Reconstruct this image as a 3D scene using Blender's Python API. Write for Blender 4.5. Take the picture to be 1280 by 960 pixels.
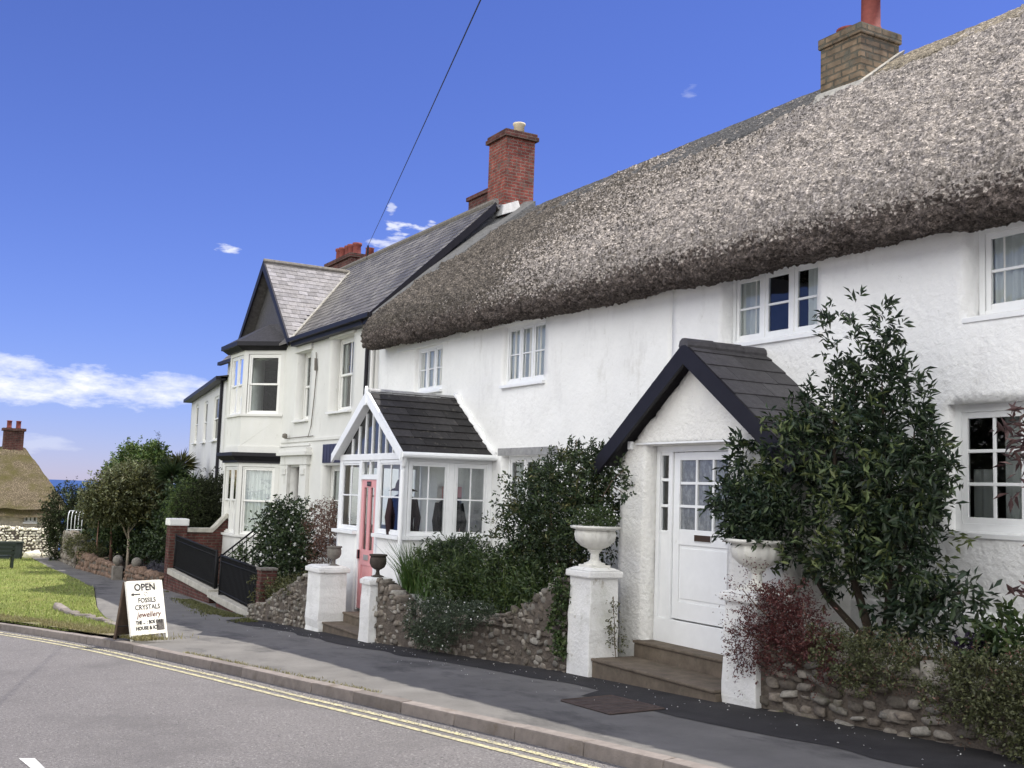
import bpy, bmesh, math, random
import numpy as np
from mathutils import Vector, Matrix
rng = np.random.default_rng(7)
random.seed(7)
SC = bpy.context.scene
COL = SC.collection
for o in list(bpy.data.objects):
    bpy.data.objects.remove(o)

# ------------------------------------------------------------ camera
EYE = 2.4
def camera_matrix(pitch, roll, head):
    P, R, H = map(math.radians, (pitch, roll, head))
    def cam(x, y, z):
        c, s = math.cos(P), math.sin(P)
        f = y*c+z*s; up = -y*s+z*c
        c, s = math.cos(R), math.sin(R)
        return (x*c+up*s, -x*s+up*c, -f)
    cols = []
    for e in ((1, 0, 0), (0, 1, 0), (0, 0, 1)):
        cols.append(cam(e[0]*math.sin(H)+e[1]*math.cos(H), -e[0]*math.cos(H)+e[1]*math.sin(H), e[2]))
    W2C = Matrix(cols).transposed()
    return W2C.transposed().to_4x4()
cd = bpy.data.cameras.new('camera'); cam_o = bpy.data.objects.new('camera', cd); COL.objects.link(cam_o)
cam_o.matrix_world = Matrix.Translation((0, 0, EYE)) @ camera_matrix(5.7, 2.0, 29.3)
cd.sensor_width = 36.0; cd.lens = 36.0*1380/1280; cd.clip_end = 60000; cd.clip_start = 0.1
SC.camera = cam_o

# ------------------------------------------------------------ light
SUN = Vector((0.15, 0.60, 1.0)).normalized()
sl = bpy.data.lights.new('sun', 'SUN'); sl.energy = 5.0; sl.angle = math.radians(0.53); sl.color = (1.0, 0.95, 0.87)
so = bpy.data.objects.new('sun', sl); COL.objects.link(so)
so.rotation_euler = SUN.to_track_quat('Z', 'Y').to_euler()
w = bpy.data.worlds.new('World'); SC.world = w; w.use_nodes = True
nt = w.node_tree; nt.nodes.clear()
def N(nt, t, **k):
    n = nt.nodes.new(t)
    for a, b in k.items():
        if a.startswith('in_'):
            n.inputs[a[3:].replace('_', ' ')].default_value = b
        else: setattr(n, a, b)
    return n
def math_n(nt, op, a, b=None, c=None, clamp=False):
    n = nt.nodes.new('ShaderNodeMath'); n.operation = op; n.use_clamp = clamp
    for i, v in enumerate((a, b, c)):
        if v is None: continue
        if isinstance(v, (int, float)): n.inputs[i].default_value = v
        else: nt.links.new(v, n.inputs[i])
    return n.outputs[0]
sky = N(nt, 'ShaderNodeTexSky', sky_type='NISHITA', sun_disc=False)
sky.sun_elevation = math.asin(SUN.z); sky.sun_rotation = math.atan2(SUN.x, SUN.y)
sky.altitude = 50; sky.air_density = 1.0; sky.dust_density = 0.05; sky.ozone_density = 4.0
bg = N(nt, 'ShaderNodeBackground'); bg.inputs['Strength'].default_value = 0.145
wo = N(nt, 'ShaderNodeOutputWorld')
tc = N(nt, 'ShaderNodeTexCoord'); sp = N(nt, 'ShaderNodeSeparateXYZ'); nt.links.new(tc.outputs['Generated'], sp.inputs[0])
az = math_n(nt, 'MULTIPLY', math_n(nt, 'ARCTAN2', sp.outputs[1], sp.outputs[0]), 57.2958)
el = math_n(nt, 'MULTIPLY', math_n(nt, 'ARCSINE', sp.outputs[2]), 57.2958)
CLOUDS = [(172.8, 4.45, 8.0, .95, 1.0, 0.5), (177, 4.9, 5, .85, .9, .5), (168.0, 4.7, 4.0, .6, .8, .5), (157.0, 13.45, .7, .5, .75, .35), (155.4, 13.45, .8, .4, .9, .4), (157.5, 12.6, .9, .45, .6, .35),
          (165.4, 11.75, .8, .25, .75, .4), (141.7, 20.5, .45, .4, .25, .6), (174.7, 1.6, 2.6, .5, .25, .3), (157.4, 14.4, .3, .3, .5, .3)]
cmb = N(nt, 'ShaderNodeCombineXYZ'); nt.links.new(math_n(nt, 'MULTIPLY', az, .35), cmb.inputs[0]); nt.links.new(el, cmb.inputs[1])
nz = N(nt, 'ShaderNodeTexNoise'); nz.inputs['Scale'].default_value = 1.15; nz.inputs['Detail'].default_value = 8; nz.inputs['Roughness'].default_value = .62
nt.links.new(cmb.outputs[0], nz.inputs['Vector'])
nz2 = N(nt, 'ShaderNodeTexNoise'); nz2.inputs['Scale'].default_value = 3.2; nz2.inputs['Detail'].default_value = 6
nt.links.new(cmb.outputs[0], nz2.inputs['Vector'])
tot = None
for (a, e, ra, re, k, soft) in CLOUDS:
    da = math_n(nt, 'DIVIDE', math_n(nt, 'SUBTRACT', az, a), ra); de = math_n(nt, 'DIVIDE', math_n(nt, 'SUBTRACT', el, e), re)
    r2 = math_n(nt, 'ADD', math_n(nt, 'MULTIPLY', da, da), math_n(nt, 'MULTIPLY', de, de))
    m = math_n(nt, 'SUBTRACT', 1.0, r2)
    m = math_n(nt, 'MAXIMUM', m, -3.0)
    v = math_n(nt, 'ADD', math_n(nt, 'MULTIPLY', m, .5), math_n(nt, 'MULTIPLY', math_n(nt, 'SUBTRACT', (nz if ra > 2 else nz2).outputs[0], .47 if ra > 2 else .52), 2.6 if ra > 2 else 3.2))
    v = math_n(nt, 'MULTIPLY', math_n(nt, 'DIVIDE', v, soft*1.6, clamp=True), k)
    tot = v if tot is None else math_n(nt, 'MAXIMUM', tot, v)
gam = N(nt, 'ShaderNodeMixRGB', blend_type='MULTIPLY'); gam.inputs[0].default_value = 1.0; gam.inputs[2].default_value = (0.41, 0.42, 0.76, 1)
nt.links.new(sky.outputs[0], gam.inputs[1])
# broken white cumulus added to the unseen sky behind the viewpoint to brighten shade
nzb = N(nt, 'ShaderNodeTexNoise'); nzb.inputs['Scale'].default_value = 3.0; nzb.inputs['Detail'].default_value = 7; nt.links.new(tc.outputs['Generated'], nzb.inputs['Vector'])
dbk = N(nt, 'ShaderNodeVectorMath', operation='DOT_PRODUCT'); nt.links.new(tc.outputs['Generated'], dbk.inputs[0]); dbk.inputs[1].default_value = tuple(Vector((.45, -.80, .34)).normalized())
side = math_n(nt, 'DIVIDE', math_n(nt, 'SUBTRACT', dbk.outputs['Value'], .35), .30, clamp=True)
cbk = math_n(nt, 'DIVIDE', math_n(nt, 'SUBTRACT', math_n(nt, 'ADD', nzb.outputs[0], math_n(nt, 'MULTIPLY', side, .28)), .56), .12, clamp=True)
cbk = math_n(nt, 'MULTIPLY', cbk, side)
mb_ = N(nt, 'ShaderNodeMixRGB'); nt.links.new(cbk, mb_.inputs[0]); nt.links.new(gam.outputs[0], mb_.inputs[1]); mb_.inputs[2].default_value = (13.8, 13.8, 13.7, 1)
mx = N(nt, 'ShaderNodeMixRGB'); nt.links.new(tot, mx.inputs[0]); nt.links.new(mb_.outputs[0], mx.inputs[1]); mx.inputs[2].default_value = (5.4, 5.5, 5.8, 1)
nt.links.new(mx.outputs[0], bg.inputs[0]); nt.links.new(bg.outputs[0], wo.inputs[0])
SC.view_settings.view_transform = 'Standard'; SC.view_settings.look = 'None'; SC.view_settings.exposure = 0.42; SC.view_settings.gamma = 1
SC.render.engine = 'CYCLES'

# ------------------------------------------------------------ materials
MATS = {}
def mat(name, col, rough=.8, var=.0, vscale=3.0, bump=0.0, bscale=40.0, island=0.0, spec=.3, metal=0.0, stain=None, coat=0.0, bdetail=6, isl_col=None, translucent=0.0, coord='Object', stretch=None):
    """procedural material: base colour with noise variation, per-island variation, bump"""
    if name in MATS: return MATS[name]
    m = bpy.data.materials.new(name); m.use_nodes = True; nt = m.node_tree; b = nt.nodes['Principled BSDF']
    b.inputs['Roughness'].default_value = rough; b.inputs['Specular IOR Level'].default_value = spec; b.inputs['Metallic'].default_value = metal
    b.inputs['Coat Weight'].default_value = coat
    tc = N(nt, 'ShaderNodeTexCoord'); vec = tc.outputs[coord]
    if stretch:
        mp = N(nt, 'ShaderNodeMapping'); mp.inputs['Scale'].default_value = stretch; nt.links.new(vec, mp.inputs[0]); vec = mp.outputs[0]
    rgb = N(nt, 'ShaderNodeRGB'); rgb.outputs[0].default_value = (*col, 1); cur = rgb.outputs[0]
    if island > 0:
        g = N(nt, 'ShaderNodeNewGeometry')
        r = N(nt, 'ShaderNodeMapRange'); r.inputs['To Min'].default_value = 1-island; r.inputs['To Max'].default_value = 1+island
        nt.links.new(g.outputs['Random Per Island'], r.inputs[0])
        if isl_col:
            mi = N(nt, 'ShaderNodeMixRGB'); mi.inputs[2].default_value = (*isl_col, 1); nt.links.new(cur, mi.inputs[1])
            h = math_n(nt, 'FRACT', math_n(nt, 'MULTIPLY', g.outputs['Random Per Island'], 17.3)); nt.links.new(math_n(nt, 'POWER', h, 2.0), mi.inputs[0]); cur = mi.outputs[0]
        v = N(nt, 'ShaderNodeVectorMath', operation='SCALE'); nt.links.new(cur, v.inputs[0]); nt.links.new(r.outputs[0], v.inputs['Scale']); cur = v.outputs[0]
    if var > 0:
        n = N(nt, 'ShaderNodeTexNoise'); n.inputs['Scale'].default_value = vscale; n.inputs['Detail'].default_value = 8; n.inputs['Roughness'].default_value = .65
        nt.links.new(vec, n.inputs['Vector'])
        r = N(nt, 'ShaderNodeMapRange'); r.inputs['From Min'].default_value = .3; r.inputs['From Max'].default_value = .7
        r.inputs['To Min'].default_value = 1-var; r.inputs['To Max'].default_value = 1+var; nt.links.new(n.outputs[0], r.inputs[0])
        v = N(nt, 'ShaderNodeVectorMath', operation='SCALE'); nt.links.new(cur, v.inputs[0]); nt.links.new(r.outputs[0], v.inputs['Scale']); cur = v.outputs[0]
    if stain:
        for (scol, ssc, lo, hi, st) in stain:
            n = N(nt, 'ShaderNodeTexNoise'); n.inputs['Scale'].default_value = ssc; n.inputs['Detail'].default_value = 9; n.inputs['Roughness'].default_value = .7
            mp = N(nt, 'ShaderNodeMapping'); mp.inputs['Location'].default_value = (ssc*3.1, 1.7, 4.4); mp.inputs['Scale'].default_value = st
            nt.links.new(vec, mp.inputs[0]); nt.links.new(mp.outputs[0], n.inputs['Vector'])
            r = N(nt, 'ShaderNodeMapRange'); r.inputs['From Min'].default_value = lo; r.inputs['From Max'].default_value = hi
            nt.links.new(n.outputs[0], r.inputs[0])
            mi = N(nt, 'ShaderNodeMixRGB'); mi.inputs[2].default_value = (*scol, 1); nt.links.new(r.outputs[0], mi.inputs[0]); nt.links.new(cur, mi.inputs[1]); cur = mi.outputs[0]
    nt.links.new(cur, b.inputs['Base Color'])
    if bump > 0:
        n = N(nt, 'ShaderNodeTexNoise'); n.inputs['Scale'].default_value = bscale; n.inputs['Detail'].default_value = bdetail; n.inputs['Roughness'].default_value = .6
        nt.links.new(vec, n.inputs['Vector'])
        bp = N(nt, 'ShaderNodeBump'); bp.inputs['Strength'].default_value = 1.0; bp.inputs['Distance'].default_value = bump
        nt.links.new(n.outputs[0], bp.inputs['Height']); nt.links.new(bp.outputs[0], b.inputs['Normal'])
    if translucent > 0:
        out = nt.nodes['Material Output']; t = N(nt, 'ShaderNodeBsdfTranslucent'); ms = N(nt, 'ShaderNodeMixShader'); ms.inputs[0].default_value = translucent
        nt.links.new(cur, t.inputs[0]); nt.links.new(b.outputs[0], ms.inputs[1]); nt.links.new(t.outputs[0], ms.inputs[2]); nt.links.new(ms.outputs[0], out.inputs[0])
    MATS[name] = m
    return m
def brick_mat(name, c1, c2, mortar, bw=.225, bh=.075, ms=.012, rough=.9, bump=.006, stain=None):
    m = bpy.data.materials.new(name); m.use_nodes = True; nt = m.node_tree; b = nt.nodes['Principled BSDF']; b.inputs['Roughness'].default_value = rough; b.inputs['Specular IOR Level'].default_value = .2
    uv = N(nt, 'ShaderNodeTexCoord')
    wn = N(nt, 'ShaderNodeTexNoise'); wn.inputs['Scale'].default_value = 9; nt.links.new(uv.outputs['UV'], wn.inputs['Vector'])
    va = N(nt, 'ShaderNodeVectorMath', operation='MULTIPLY_ADD'); nt.links.new(wn.outputs['Color'], va.inputs[0]); va.inputs[1].default_value = (.02, .02, 0); nt.links.new(uv.outputs['UV'], va.inputs[2])
    t = N(nt, 'ShaderNodeTexBrick'); t.inputs['Color1'].default_value = (*c1, 1); t.inputs['Color2'].default_value = (*c2, 1); t.inputs['Mortar'].default_value = (*mortar, 1)
    t.inputs['Scale'].default_value = 1; t.inputs['Brick Width'].default_value = bw; t.inputs['Row Height'].default_value = bh; t.inputs['Mortar Size'].default_value = ms; t.inputs['Mortar Smooth'].default_value = .3
    nt.links.new(va.outputs[0], t.inputs['Vector'])
    n = N(nt, 'ShaderNodeTexNoise'); n.inputs['Scale'].default_value = 6; n.inputs['Detail'].default_value = 8; nt.links.new(uv.outputs['Object'], n.inputs['Vector'])
    r = N(nt, 'ShaderNodeMapRange'); r.inputs['From Min'].default_value = .3; r.inputs['From Max'].default_value = .7; r.inputs['To Min'].default_value = .6; r.inputs['To Max'].default_value = 1.4; nt.links.new(n.outputs[0], r.inputs[0])
    v = N(nt, 'ShaderNodeVectorMath', operation='SCALE'); nt.links.new(t.outputs[0], v.inputs[0]); nt.links.new(r.outputs[0], v.inputs['Scale']); cur = v.outputs[0]
    if stain:
        n2 = N(nt, 'ShaderNodeTexNoise'); n2.inputs['Scale'].default_value = stain[1]; n2.inputs['Detail'].default_value = 8; nt.links.new(uv.outputs['Object'], n2.inputs['Vector'])
        r2 = N(nt, 'ShaderNodeMapRange'); r2.inputs['From Min'].default_value = stain[2]; r2.inputs['From Max'].default_value = stain[3]; nt.links.new(n2.outputs[0], r2.inputs[0])
        mi = N(nt, 'ShaderNodeMixRGB'); mi.inputs[2].default_value = (*stain[0], 1); nt.links.new(r2.outputs[0], mi.inputs[0]); nt.links.new(cur, mi.inputs[1]); cur = mi.outputs[0]
    nt.links.new(cur, b.inputs['Base Color'])
    bp = N(nt, 'ShaderNodeBump'); bp.inputs['Distance'].default_value = bump; nt.links.new(math_n(nt, 'ADD', math_n(nt, 'SUBTRACT', 1.0, t.outputs['Fac']), math_n(nt, 'MULTIPLY', n.outputs[0], .6)), bp.inputs['Height']); nt.links.new(bp.outputs[0], b.inputs['Normal'])
    MATS[name] = m; return m
def glass_mat(name, tint=(.9, .95, .95), refl=1.0, rough=0.01, wob=0.0, extra=0.0):
    m = bpy.data.materials.new(name); m.use_nodes = True; nt = m.node_tree; nt.nodes.clear()
    out = N(nt, 'ShaderNodeOutputMaterial'); tr = N(nt, 'ShaderNodeBsdfTransparent'); tr.inputs[0].default_value = (*tint, 1)
    gl = N(nt, 'ShaderNodeBsdfGlossy'); gl.inputs['Roughness'].default_value = rough; gl.inputs[0].default_value = (refl, refl, refl, 1)
    fr = N(nt, 'ShaderNodeFresnel'); fr.inputs[0].default_value = 1.5
    ms = N(nt, 'ShaderNodeMixShader'); nt.links.new(math_n(nt, 'ADD', math_n(nt, 'MULTIPLY', fr.outputs[0], 1.0), .01+extra, clamp=True), ms.inputs[0])
    if wob:
        tc = N(nt, 'ShaderNodeTexCoord'); n = N(nt, 'ShaderNodeTexNoise'); n.inputs['Scale'].default_value = 3; nt.links.new(tc.outputs['Object'], n.inputs['Vector'])
        bp = N(nt, 'ShaderNodeBump'); bp.inputs['Distance'].default_value = wob; nt.links.new(n.outputs[0], bp.inputs['Height']); nt.links.new(bp.outputs[0], gl.inputs['Normal'])
    nt.links.new(tr.outputs[0], ms.inputs[1]); nt.links.new(gl.outputs[0], ms.inputs[2]); nt.links.new(ms.outputs[0], out.inputs[0])
    MATS[name] = m; return m

# ------------------------------------------------------------ mesh builder
class Frame:
    """local frame: a along wall, b into the house, c up"""
    def __init__(s, P=(0, 0, 0), u=(1, 0, 0), inn=(0, 1, 0), up=(0, 0, 1)):
        s.P, s.u, s.i, s.k = (np.array(v, float) for v in (P, u, inn, up))
    def __call__(s, a, b, c): return s.P + a*s.u + b*s.i + c*s.k
WORLD = Frame()
class MB:
    def __init__(s, fr=WORLD): s.v = []; s.f = []; s.uv = []; s.m = []; s.fr = fr; s.mi = 0
    def add(s, pts, uv=None, world=False):
        n = len(s.v)
        for p in pts: s.v.append(tuple(p) if world else tuple(s.fr(*p)))
        s.f.append(tuple(range(n, n+len(pts)))); s.uv.append(uv if uv else [(0, 0)]*len(pts)); s.m.append(s.mi)
    def quad(s, *p, uv=None):
        if uv is None:
            a, b, d = (np.array(q, float) for q in (p[0], p[1], p[-1])); e1 = np.linalg.norm(b-a); e2 = np.linalg.norm(d-a); uv = [(0, 0), (e1, 0), (e1, e2), (0, e2)][:len(p)]
        s.add(p, uv)
    def box(s, a0, a1, b0, b1, c0, c1, jit=0):
        p = [(a, b, c) for c in (c0, c1) for b in (b0, b1) for a in (a0, a1)]
        s.hexa(p)
    def hexa(s, p):
        # order: (a0b0c0,a1b0c0,a0b1c0,a1b1c0, same c1)
        idx = [(0, 1, 5, 4), (1, 3, 7, 5), (3, 2, 6, 7), (2, 0, 4, 6), (4, 5, 7, 6), (2, 3, 1, 0)]
        p = [np.array(q, float) for q in p]; n = len(s.v)
        for q in p: s.v.append(tuple(s.fr(*q)))
        for k, f in enumerate(idx):
            s.f.append(tuple(n+i for i in f)); s.m.append(s.mi)
            if k < 4:
                ax = 0 if k in (0, 2) else 1
                s.uv.append([(p[i][ax]+(.11 if ax else 0), p[i][2]) for i in f])
            else: s.uv.append([(p[i][0], p[i][1]) for i in f])
    def prism(s, poly, b0, b1):
        """poly in (a,c), extruded from b0 to b1"""
        n = len(poly)
        s.add([(a, b0, c) for a, c in poly], [(a, c) for a, c in poly]); s.add([(a, b1, c) for a, c in reversed(poly)], [(a, c) for a, c in reversed(poly)])
        for i in range(n):
            (a, c), (d, e) = poly[i], poly[(i+1) % n]; L = math.hypot(d-a, e-c)
            s.add([(a, b0, c), (a, b1, c), (d, b1, e), (d, b0, e)], [(0, 0), (b1-b0, 0), (b1-b0, L), (0, L)])
    def tube(s, pts, r, n=8, cap=True):
        pts = [np.array(s.fr(*p)) for p in pts]; rs = r if hasattr(r, '__len__') else [r]*len(pts); base = len(s.v)
        for i, p in enumerate(pts):
            t = pts[min(i+1, len(pts)-1)]-pts[max(i-1, 0)]; t = t/(np.linalg.norm(t)+1e-9)
            a = np.cross(t, (0, 0, 1)) if abs(t[2]) < .95 else np.cross(t, (1, 0, 0)); a /= np.linalg.norm(a); b = np.cross(t, a)
            for k in range(n):
                an = 2*math.pi*k/n; s.v.append(tuple(p+rs[i]*(math.cos(an)*a+math.sin(an)*b)))
        for i in range(len(pts)-1):
            for k in range(n):
                s.f.append((base+i*n+k, base+i*n+(k+1) % n, base+(i+1)*n+(k+1) % n, base+(i+1)*n+k)); s.m.append(s.mi); s.uv.append([(0, 0)]*4)
        if cap:
            s.f.append(tuple(base+k for k in reversed(range(n)))); s.m.append(s.mi); s.uv.append([(0, 0)]*n)
            q = base+(len(pts)-1)*n; s.f.append(tuple(q+k for k in range(n))); s.m.append(s.mi); s.uv.append([(0, 0)]*n)
    def lathe(s, c, prof, n=20, flute=0, fl=0.0):
        """prof list of (r,z) about vertical axis at c"""
        base = len(s.v); c = np.array(s.fr(*c))
        for r, z in prof:
            for k in range(n):
                an = 2*math.pi*k/n; rr = r*(1+fl*math.cos(an*flute)) if flute else r
                s.v.append((c[0]+rr*math.cos(an), c[1]+rr*math.sin(an), c[2]+z))
        for i in range(len(prof)-1):
            for k in range(n):
                s.f.append((base+i*n+k, base+i*n+(k+1) % n, base+(i+1)*n+(k+1) % n, base+(i+1)*n+k)); s.m.append(s.mi); s.uv.append([(0, 0)]*4)
        q = base+(len(prof)-1)*n; s.f.append(tuple(q+k for k in range(n))); s.m.append(s.mi); s.uv.append([(0, 0)]*n)
        s.f.append(tuple(base+k for k in reversed(range(n)))); s.m.append(s.mi); s.uv.append([(0, 0)]*n)
    def build(s, name, mats, parent=None, bevel=0, smooth=False, rough=0.0):
        me = bpy.data.meshes.new(name); me.from_pydata(s.v, [], s.f); mats = mats if isinstance(mats, (list, tuple)) else [mats]
        for m in mats: me.materials.append(m)
        if len(mats) > 1: me.polygons.foreach_set('material_index', s.m)
        ul = me.uv_layers.new(name='UVMap'); flat = [c for u in s.uv for q in u for c in q]; ul.data.foreach_set('uv', flat)
        if bevel > 0:
            bm = bmesh.new(); bm.from_mesh(me); bmesh.ops.remove_doubles(bm, verts=bm.verts, dist=1e-5)
            es = [e for e in bm.edges if len(e.link_faces) == 2 and e.calc_face_angle(0) > .5]
            bmesh.ops.bevel(bm, geom=es, offset=bevel, segments=2, profile=.6, affect='EDGES', clamp_overlap=True)
            bm.to_mesh(me); bm.free()
        if smooth: me.polygons.foreach_set('use_smooth', [True]*len(me.polygons))
        me.update()
        return link(name, me, parent)
def link(name, me, parent=None):
    o = bpy.data.objects.new(name, me); COL.objects.link(o)
    if parent is not None:
        o.parent = parent
        if parent.parent is None and parent.name in PINV: o.matrix_parent_inverse = PINV[parent.name]
    return o
PINV = {}
def np_mesh(name, V, F, mats, parent=None, smooth=False, midx=None):
    V = np.asarray(V, np.float32); F = np.asarray(F, np.int32); me = bpy.data.meshes.new(name)
    k = F.shape[1]; me.vertices.add(len(V)); me.vertices.foreach_set('co', V.ravel()); me.loops.add(F.size); me.loops.foreach_set('vertex_index', F.ravel())
    me.polygons.add(len(F)); me.polygons.foreach_set('loop_start', np.arange(0, F.size, k, dtype=np.int32)); me.polygons.foreach_set('loop_total', np.full(len(F), k, np.int32))
    if smooth: me.polygons.foreach_set('use_smooth', np.ones(len(F), bool))
    mats = mats if isinstance(mats, (list, tuple)) else [mats]
    for m in mats: me.materials.append(m)
    if midx is not None: me.polygons.foreach_set('material_index', np.asarray(midx, np.int32))
    me.update(calc_edges=True); me.validate()
    return link(name, me, parent)
def thing(name, label, cat, loc, group=None):
    o = bpy.data.objects.new(name, None); COL.objects.link(o); o.location = loc; o.empty_display_size = .2
    o['label'] = label; o['category'] = cat
    if group: o['group'] = group
    PINV[o.name] = Matrix.Translation(Vector(loc)).inverted()
    return o
def tag(o, label, cat, group=None, kind=None):
    o['label'] = label; o['category'] = cat
    if group: o['group'] = group
    if kind: o['kind'] = kind
    return o
def struct(o): o['kind'] = 'structure'; return o
def stuff(o, label, cat): o['kind'] = 'stuff'; o['label'] = label; o['category'] = cat; return o
# ------------------------------------------------------------ noise
def vnoise(x, y, seed=0):
    x = np.asarray(x, float); y = np.asarray(y, float); xi = np.floor(x).astype(np.int64); yi = np.floor(y).astype(np.int64); xf = x-xi; yf = y-yi
    def h(a, b):
        n = (a*374761393+b*668265263+seed*974711) & 0xffffffff; n = ((n ^ (n >> 13))*1274126177) & 0xffffffff; return ((n ^ (n >> 16)) & 0xffff)/65535.0
    u = xf*xf*(3-2*xf); v = yf*yf*(3-2*yf)
    return (h(xi, yi)*(1-u)+h(xi+1, yi)*u)*(1-v)+(h(xi, yi+1)*(1-u)+h(xi+1, yi+1)*u)*v-.5
def fbm(x, y, seed=0, o=4):
    r = 0; a = 1
    for i in range(o): r = r+a*vnoise(x*2**i, y*2**i, seed+i); a *= .5
    return r
# ------------------------------------------------------------ material set
def wall_mat(name, col, dirt, bsc=26, bump=.02):
    return mat(name, col, rough=.85, var=.05, vscale=1.2, bump=bump, bscale=bsc, bdetail=8, spec=.2, stain=[(dirt, 2.2, .6, .78, (1, 1, .5)), ((.50, .49, .46), 13, .645, .70, (1, 1, .7)), ((.70, .695, .68), 1.6, .55, .8, (1.6, 1.6, .5))])
white_wall = wall_mat('white_limewash', (.84, .84, .82), (.62, .61, .57), 12, .014)
white_wall_rough = wall_mat('white_roughcast', (.84, .84, .83), (.60, .59, .56), 13, .022)
porch_wall = wall_mat('porch_render', (.80, .79, .75), (.58, .57, .5), 17, .028)
cream = wall_mat('cream_render', (.66, .655, .62), (.42, .41, .36), 50, .004)
grey_render = wall_mat('grey_render', (.60, .60, .60), (.44, .44, .44), 60, .003)
pink_grey = wall_mat('pinkish_render', (.58, .54, .52), (.4, .38, .36), 40, .004)
paint = mat('white_paint', (.82, .83, .83), rough=.35, var=.04, vscale=5, spec=.5, stain=[((.55, .54, .50), 7, .66, .8, (1, 1, .4))])
creampaint = mat('cream_paint', (.76, .755, .72), rough=.4, var=.04, vscale=5, spec=.5, stain=[((.45, .44, .4), 7, .66, .8, (1, 1, .4))])
black_paint = mat('black_gloss_paint', (.011, .010, .014), rough=.5, var=.2, vscale=6, spec=.25)
navy_paint = mat('navy_paint', (.018, .018, .045), rough=.35, var=.1, spec=.5)
pink = mat('pink_paint', (.70, .33, .335), rough=.4, var=.04, vscale=4, spec=.5)
dark_metal = mat('dark_iron', (.010, .010, .011), rough=.6, var=.3, vscale=30, spec=.2)
brass = mat('dark_bronze', (.09, .06, .045), rough=.35, metal=.7)
black_hole = mat('dark_interior', (.05, .045, .04), rough=.9)
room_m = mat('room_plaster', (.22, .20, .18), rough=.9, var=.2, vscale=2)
glass = glass_mat('window_glass', wob=.004, extra=.01)
glass_dark = glass_mat('old_dark_glass', tint=(.75, .8, .8), refl=.35, wob=.006)
glass_porch = glass_mat('porch_glass', tint=(.93, .96, .96), wob=.003)
glass_sky = glass_mat('sash_glass', wob=.006, extra=.02)
obsc = mat('obscured_glass', (.16, .17, .18), rough=.12, var=.25, vscale=30, bump=.006, bscale=22, spec=.8, stain=[((.32, .34, .35), 14, .5, .7, (1, 1, .5))])
curtain_m = mat('white_net_curtain', (.86, .86, .83), rough=.9, translucent=.35)
slate_m = mat('dark_roof_slate', (.055, .052, .056), rough=.65, island=.3, var=.3, vscale=14, bump=.004, bscale=60, spec=.45, stain=[((.12, .115, .10), 6, .62, .72, (1, 1, 1))])
slate_light = mat('weathered_slate', (.155, .145, .142), rough=.45, island=.22, isl_col=(.20, .19, .195), var=.35, vscale=10, bump=.004, bscale=60, spec=.6, stain=[((.33, .31, .27), 7, .6, .7, (1, 1, 1))])
slate_main = mat('brown_grey_slate', (.125, .115, .105), rough=.55, island=.3, isl_col=(.16, .15, .13), var=.3, vscale=8, bump=.004, bscale=60, spec=.5)
slate_porch = mat('mossy_stone_slate', (.030, .028, .028), rough=.75, island=.4, var=.35, vscale=14, bump=.008, bscale=45, spec=.3, stain=[((.13, .12, .10), 8, .6, .7, (1, 1, 1))])
lead = mat('weathered_lead', (.28, .28, .28), rough=.5, var=.25, vscale=12, bump=.003, spec=.5)
mortar = mat('lime_mortar', (.40, .38, .34), rough=.95, var=.3, vscale=9, bump=.02, bscale=25)
felt = mat('dark_mortar_fillet', (.11, .11, .11), rough=.9, var=.3, vscale=9, bump=.02, bscale=20)
brick_red = brick_mat('red_brick', (.24, .062, .045), (.155, .045, .036), (.19, .135, .11), stain=((.13, .09, .075), 5, .55, .7))
brick_grey = brick_mat('brown_stock_brick', (.20, .145, .095), (.13, .10, .07), (.09, .08, .06), bw=.30, bh=.10, ms=.016, bump=.012, stain=((.10, .095, .075), 7, .52, .68))
brick_dark = brick_mat('dark_red_brick', (.105, .036, .03), (.07, .03, .026), (.10, .075, .06))
terracotta = mat('terracotta', (.19, .05, .04), rough=.75, var=.25, vscale=9)
buff_pot = mat('buff_clay', (.62, .54, .38), rough=.75, var=.1, vscale=9)
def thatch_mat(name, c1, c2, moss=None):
    m = mat(name, c1, rough=.85, var=.65, vscale=30, bump=.05, bscale=48, spec=.15, coord='Object', stretch=(1, .75, .75), stain=([(c2, 1.3, .45, .7, (1, 1, 1)), (tuple(v*.62 for v in c2), 2.6, .50, .68, (2.4, .5, .5)), (tuple(v*.26 for v in c1), 36, .48, .60, (.6, 1.1, 1.1)), (tuple(min(.76, v*2.0) for v in c1), 33, .53, .61, (.6, 1.1, 1.1))]+([(moss, 1.1, .45, .62, (1, 1, 1))] if moss else [])))  # fine specks: straw variation, plus sunlit tips and shaded gaps put into the colour
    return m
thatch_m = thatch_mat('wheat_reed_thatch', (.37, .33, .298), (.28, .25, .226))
thatch_l = thatch_mat('older_grey_thatch', (.135, .117, .10), (.095, .083, .07))
cap_m = thatch_mat('dark_ridge_thatch', (.10, .098, .095), (.075, .072, .07))
cap_brown = thatch_mat('brown_ridge_thatch', (.27, .23, .17), (.2, .17, .13))
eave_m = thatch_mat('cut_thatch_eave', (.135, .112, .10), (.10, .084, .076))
thatch_old = thatch_mat('old_mossy_thatch', (.15, .12, .08), (.11, .088, .05), (.085, .075, .025))
stone_m = mat('rubble_stone', (.15, .128, .105), rough=.95, island=.42, isl_col=(.26, .245, .215), var=.3, vscale=22, bump=.012, bscale=50, stain=[((.10, .10, .055), 4, .58, .7, (1, 1, 1))])
stone_core = mat('wall_mortar', (.12, .10, .082), rough=.95, var=.35, vscale=12, bump=.03, bscale=35)
pale_stone = mat('pale_limestone', (.70, .66, .54), rough=.9, island=.25, var=.2, vscale=14, bump=.02, bscale=20)
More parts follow.
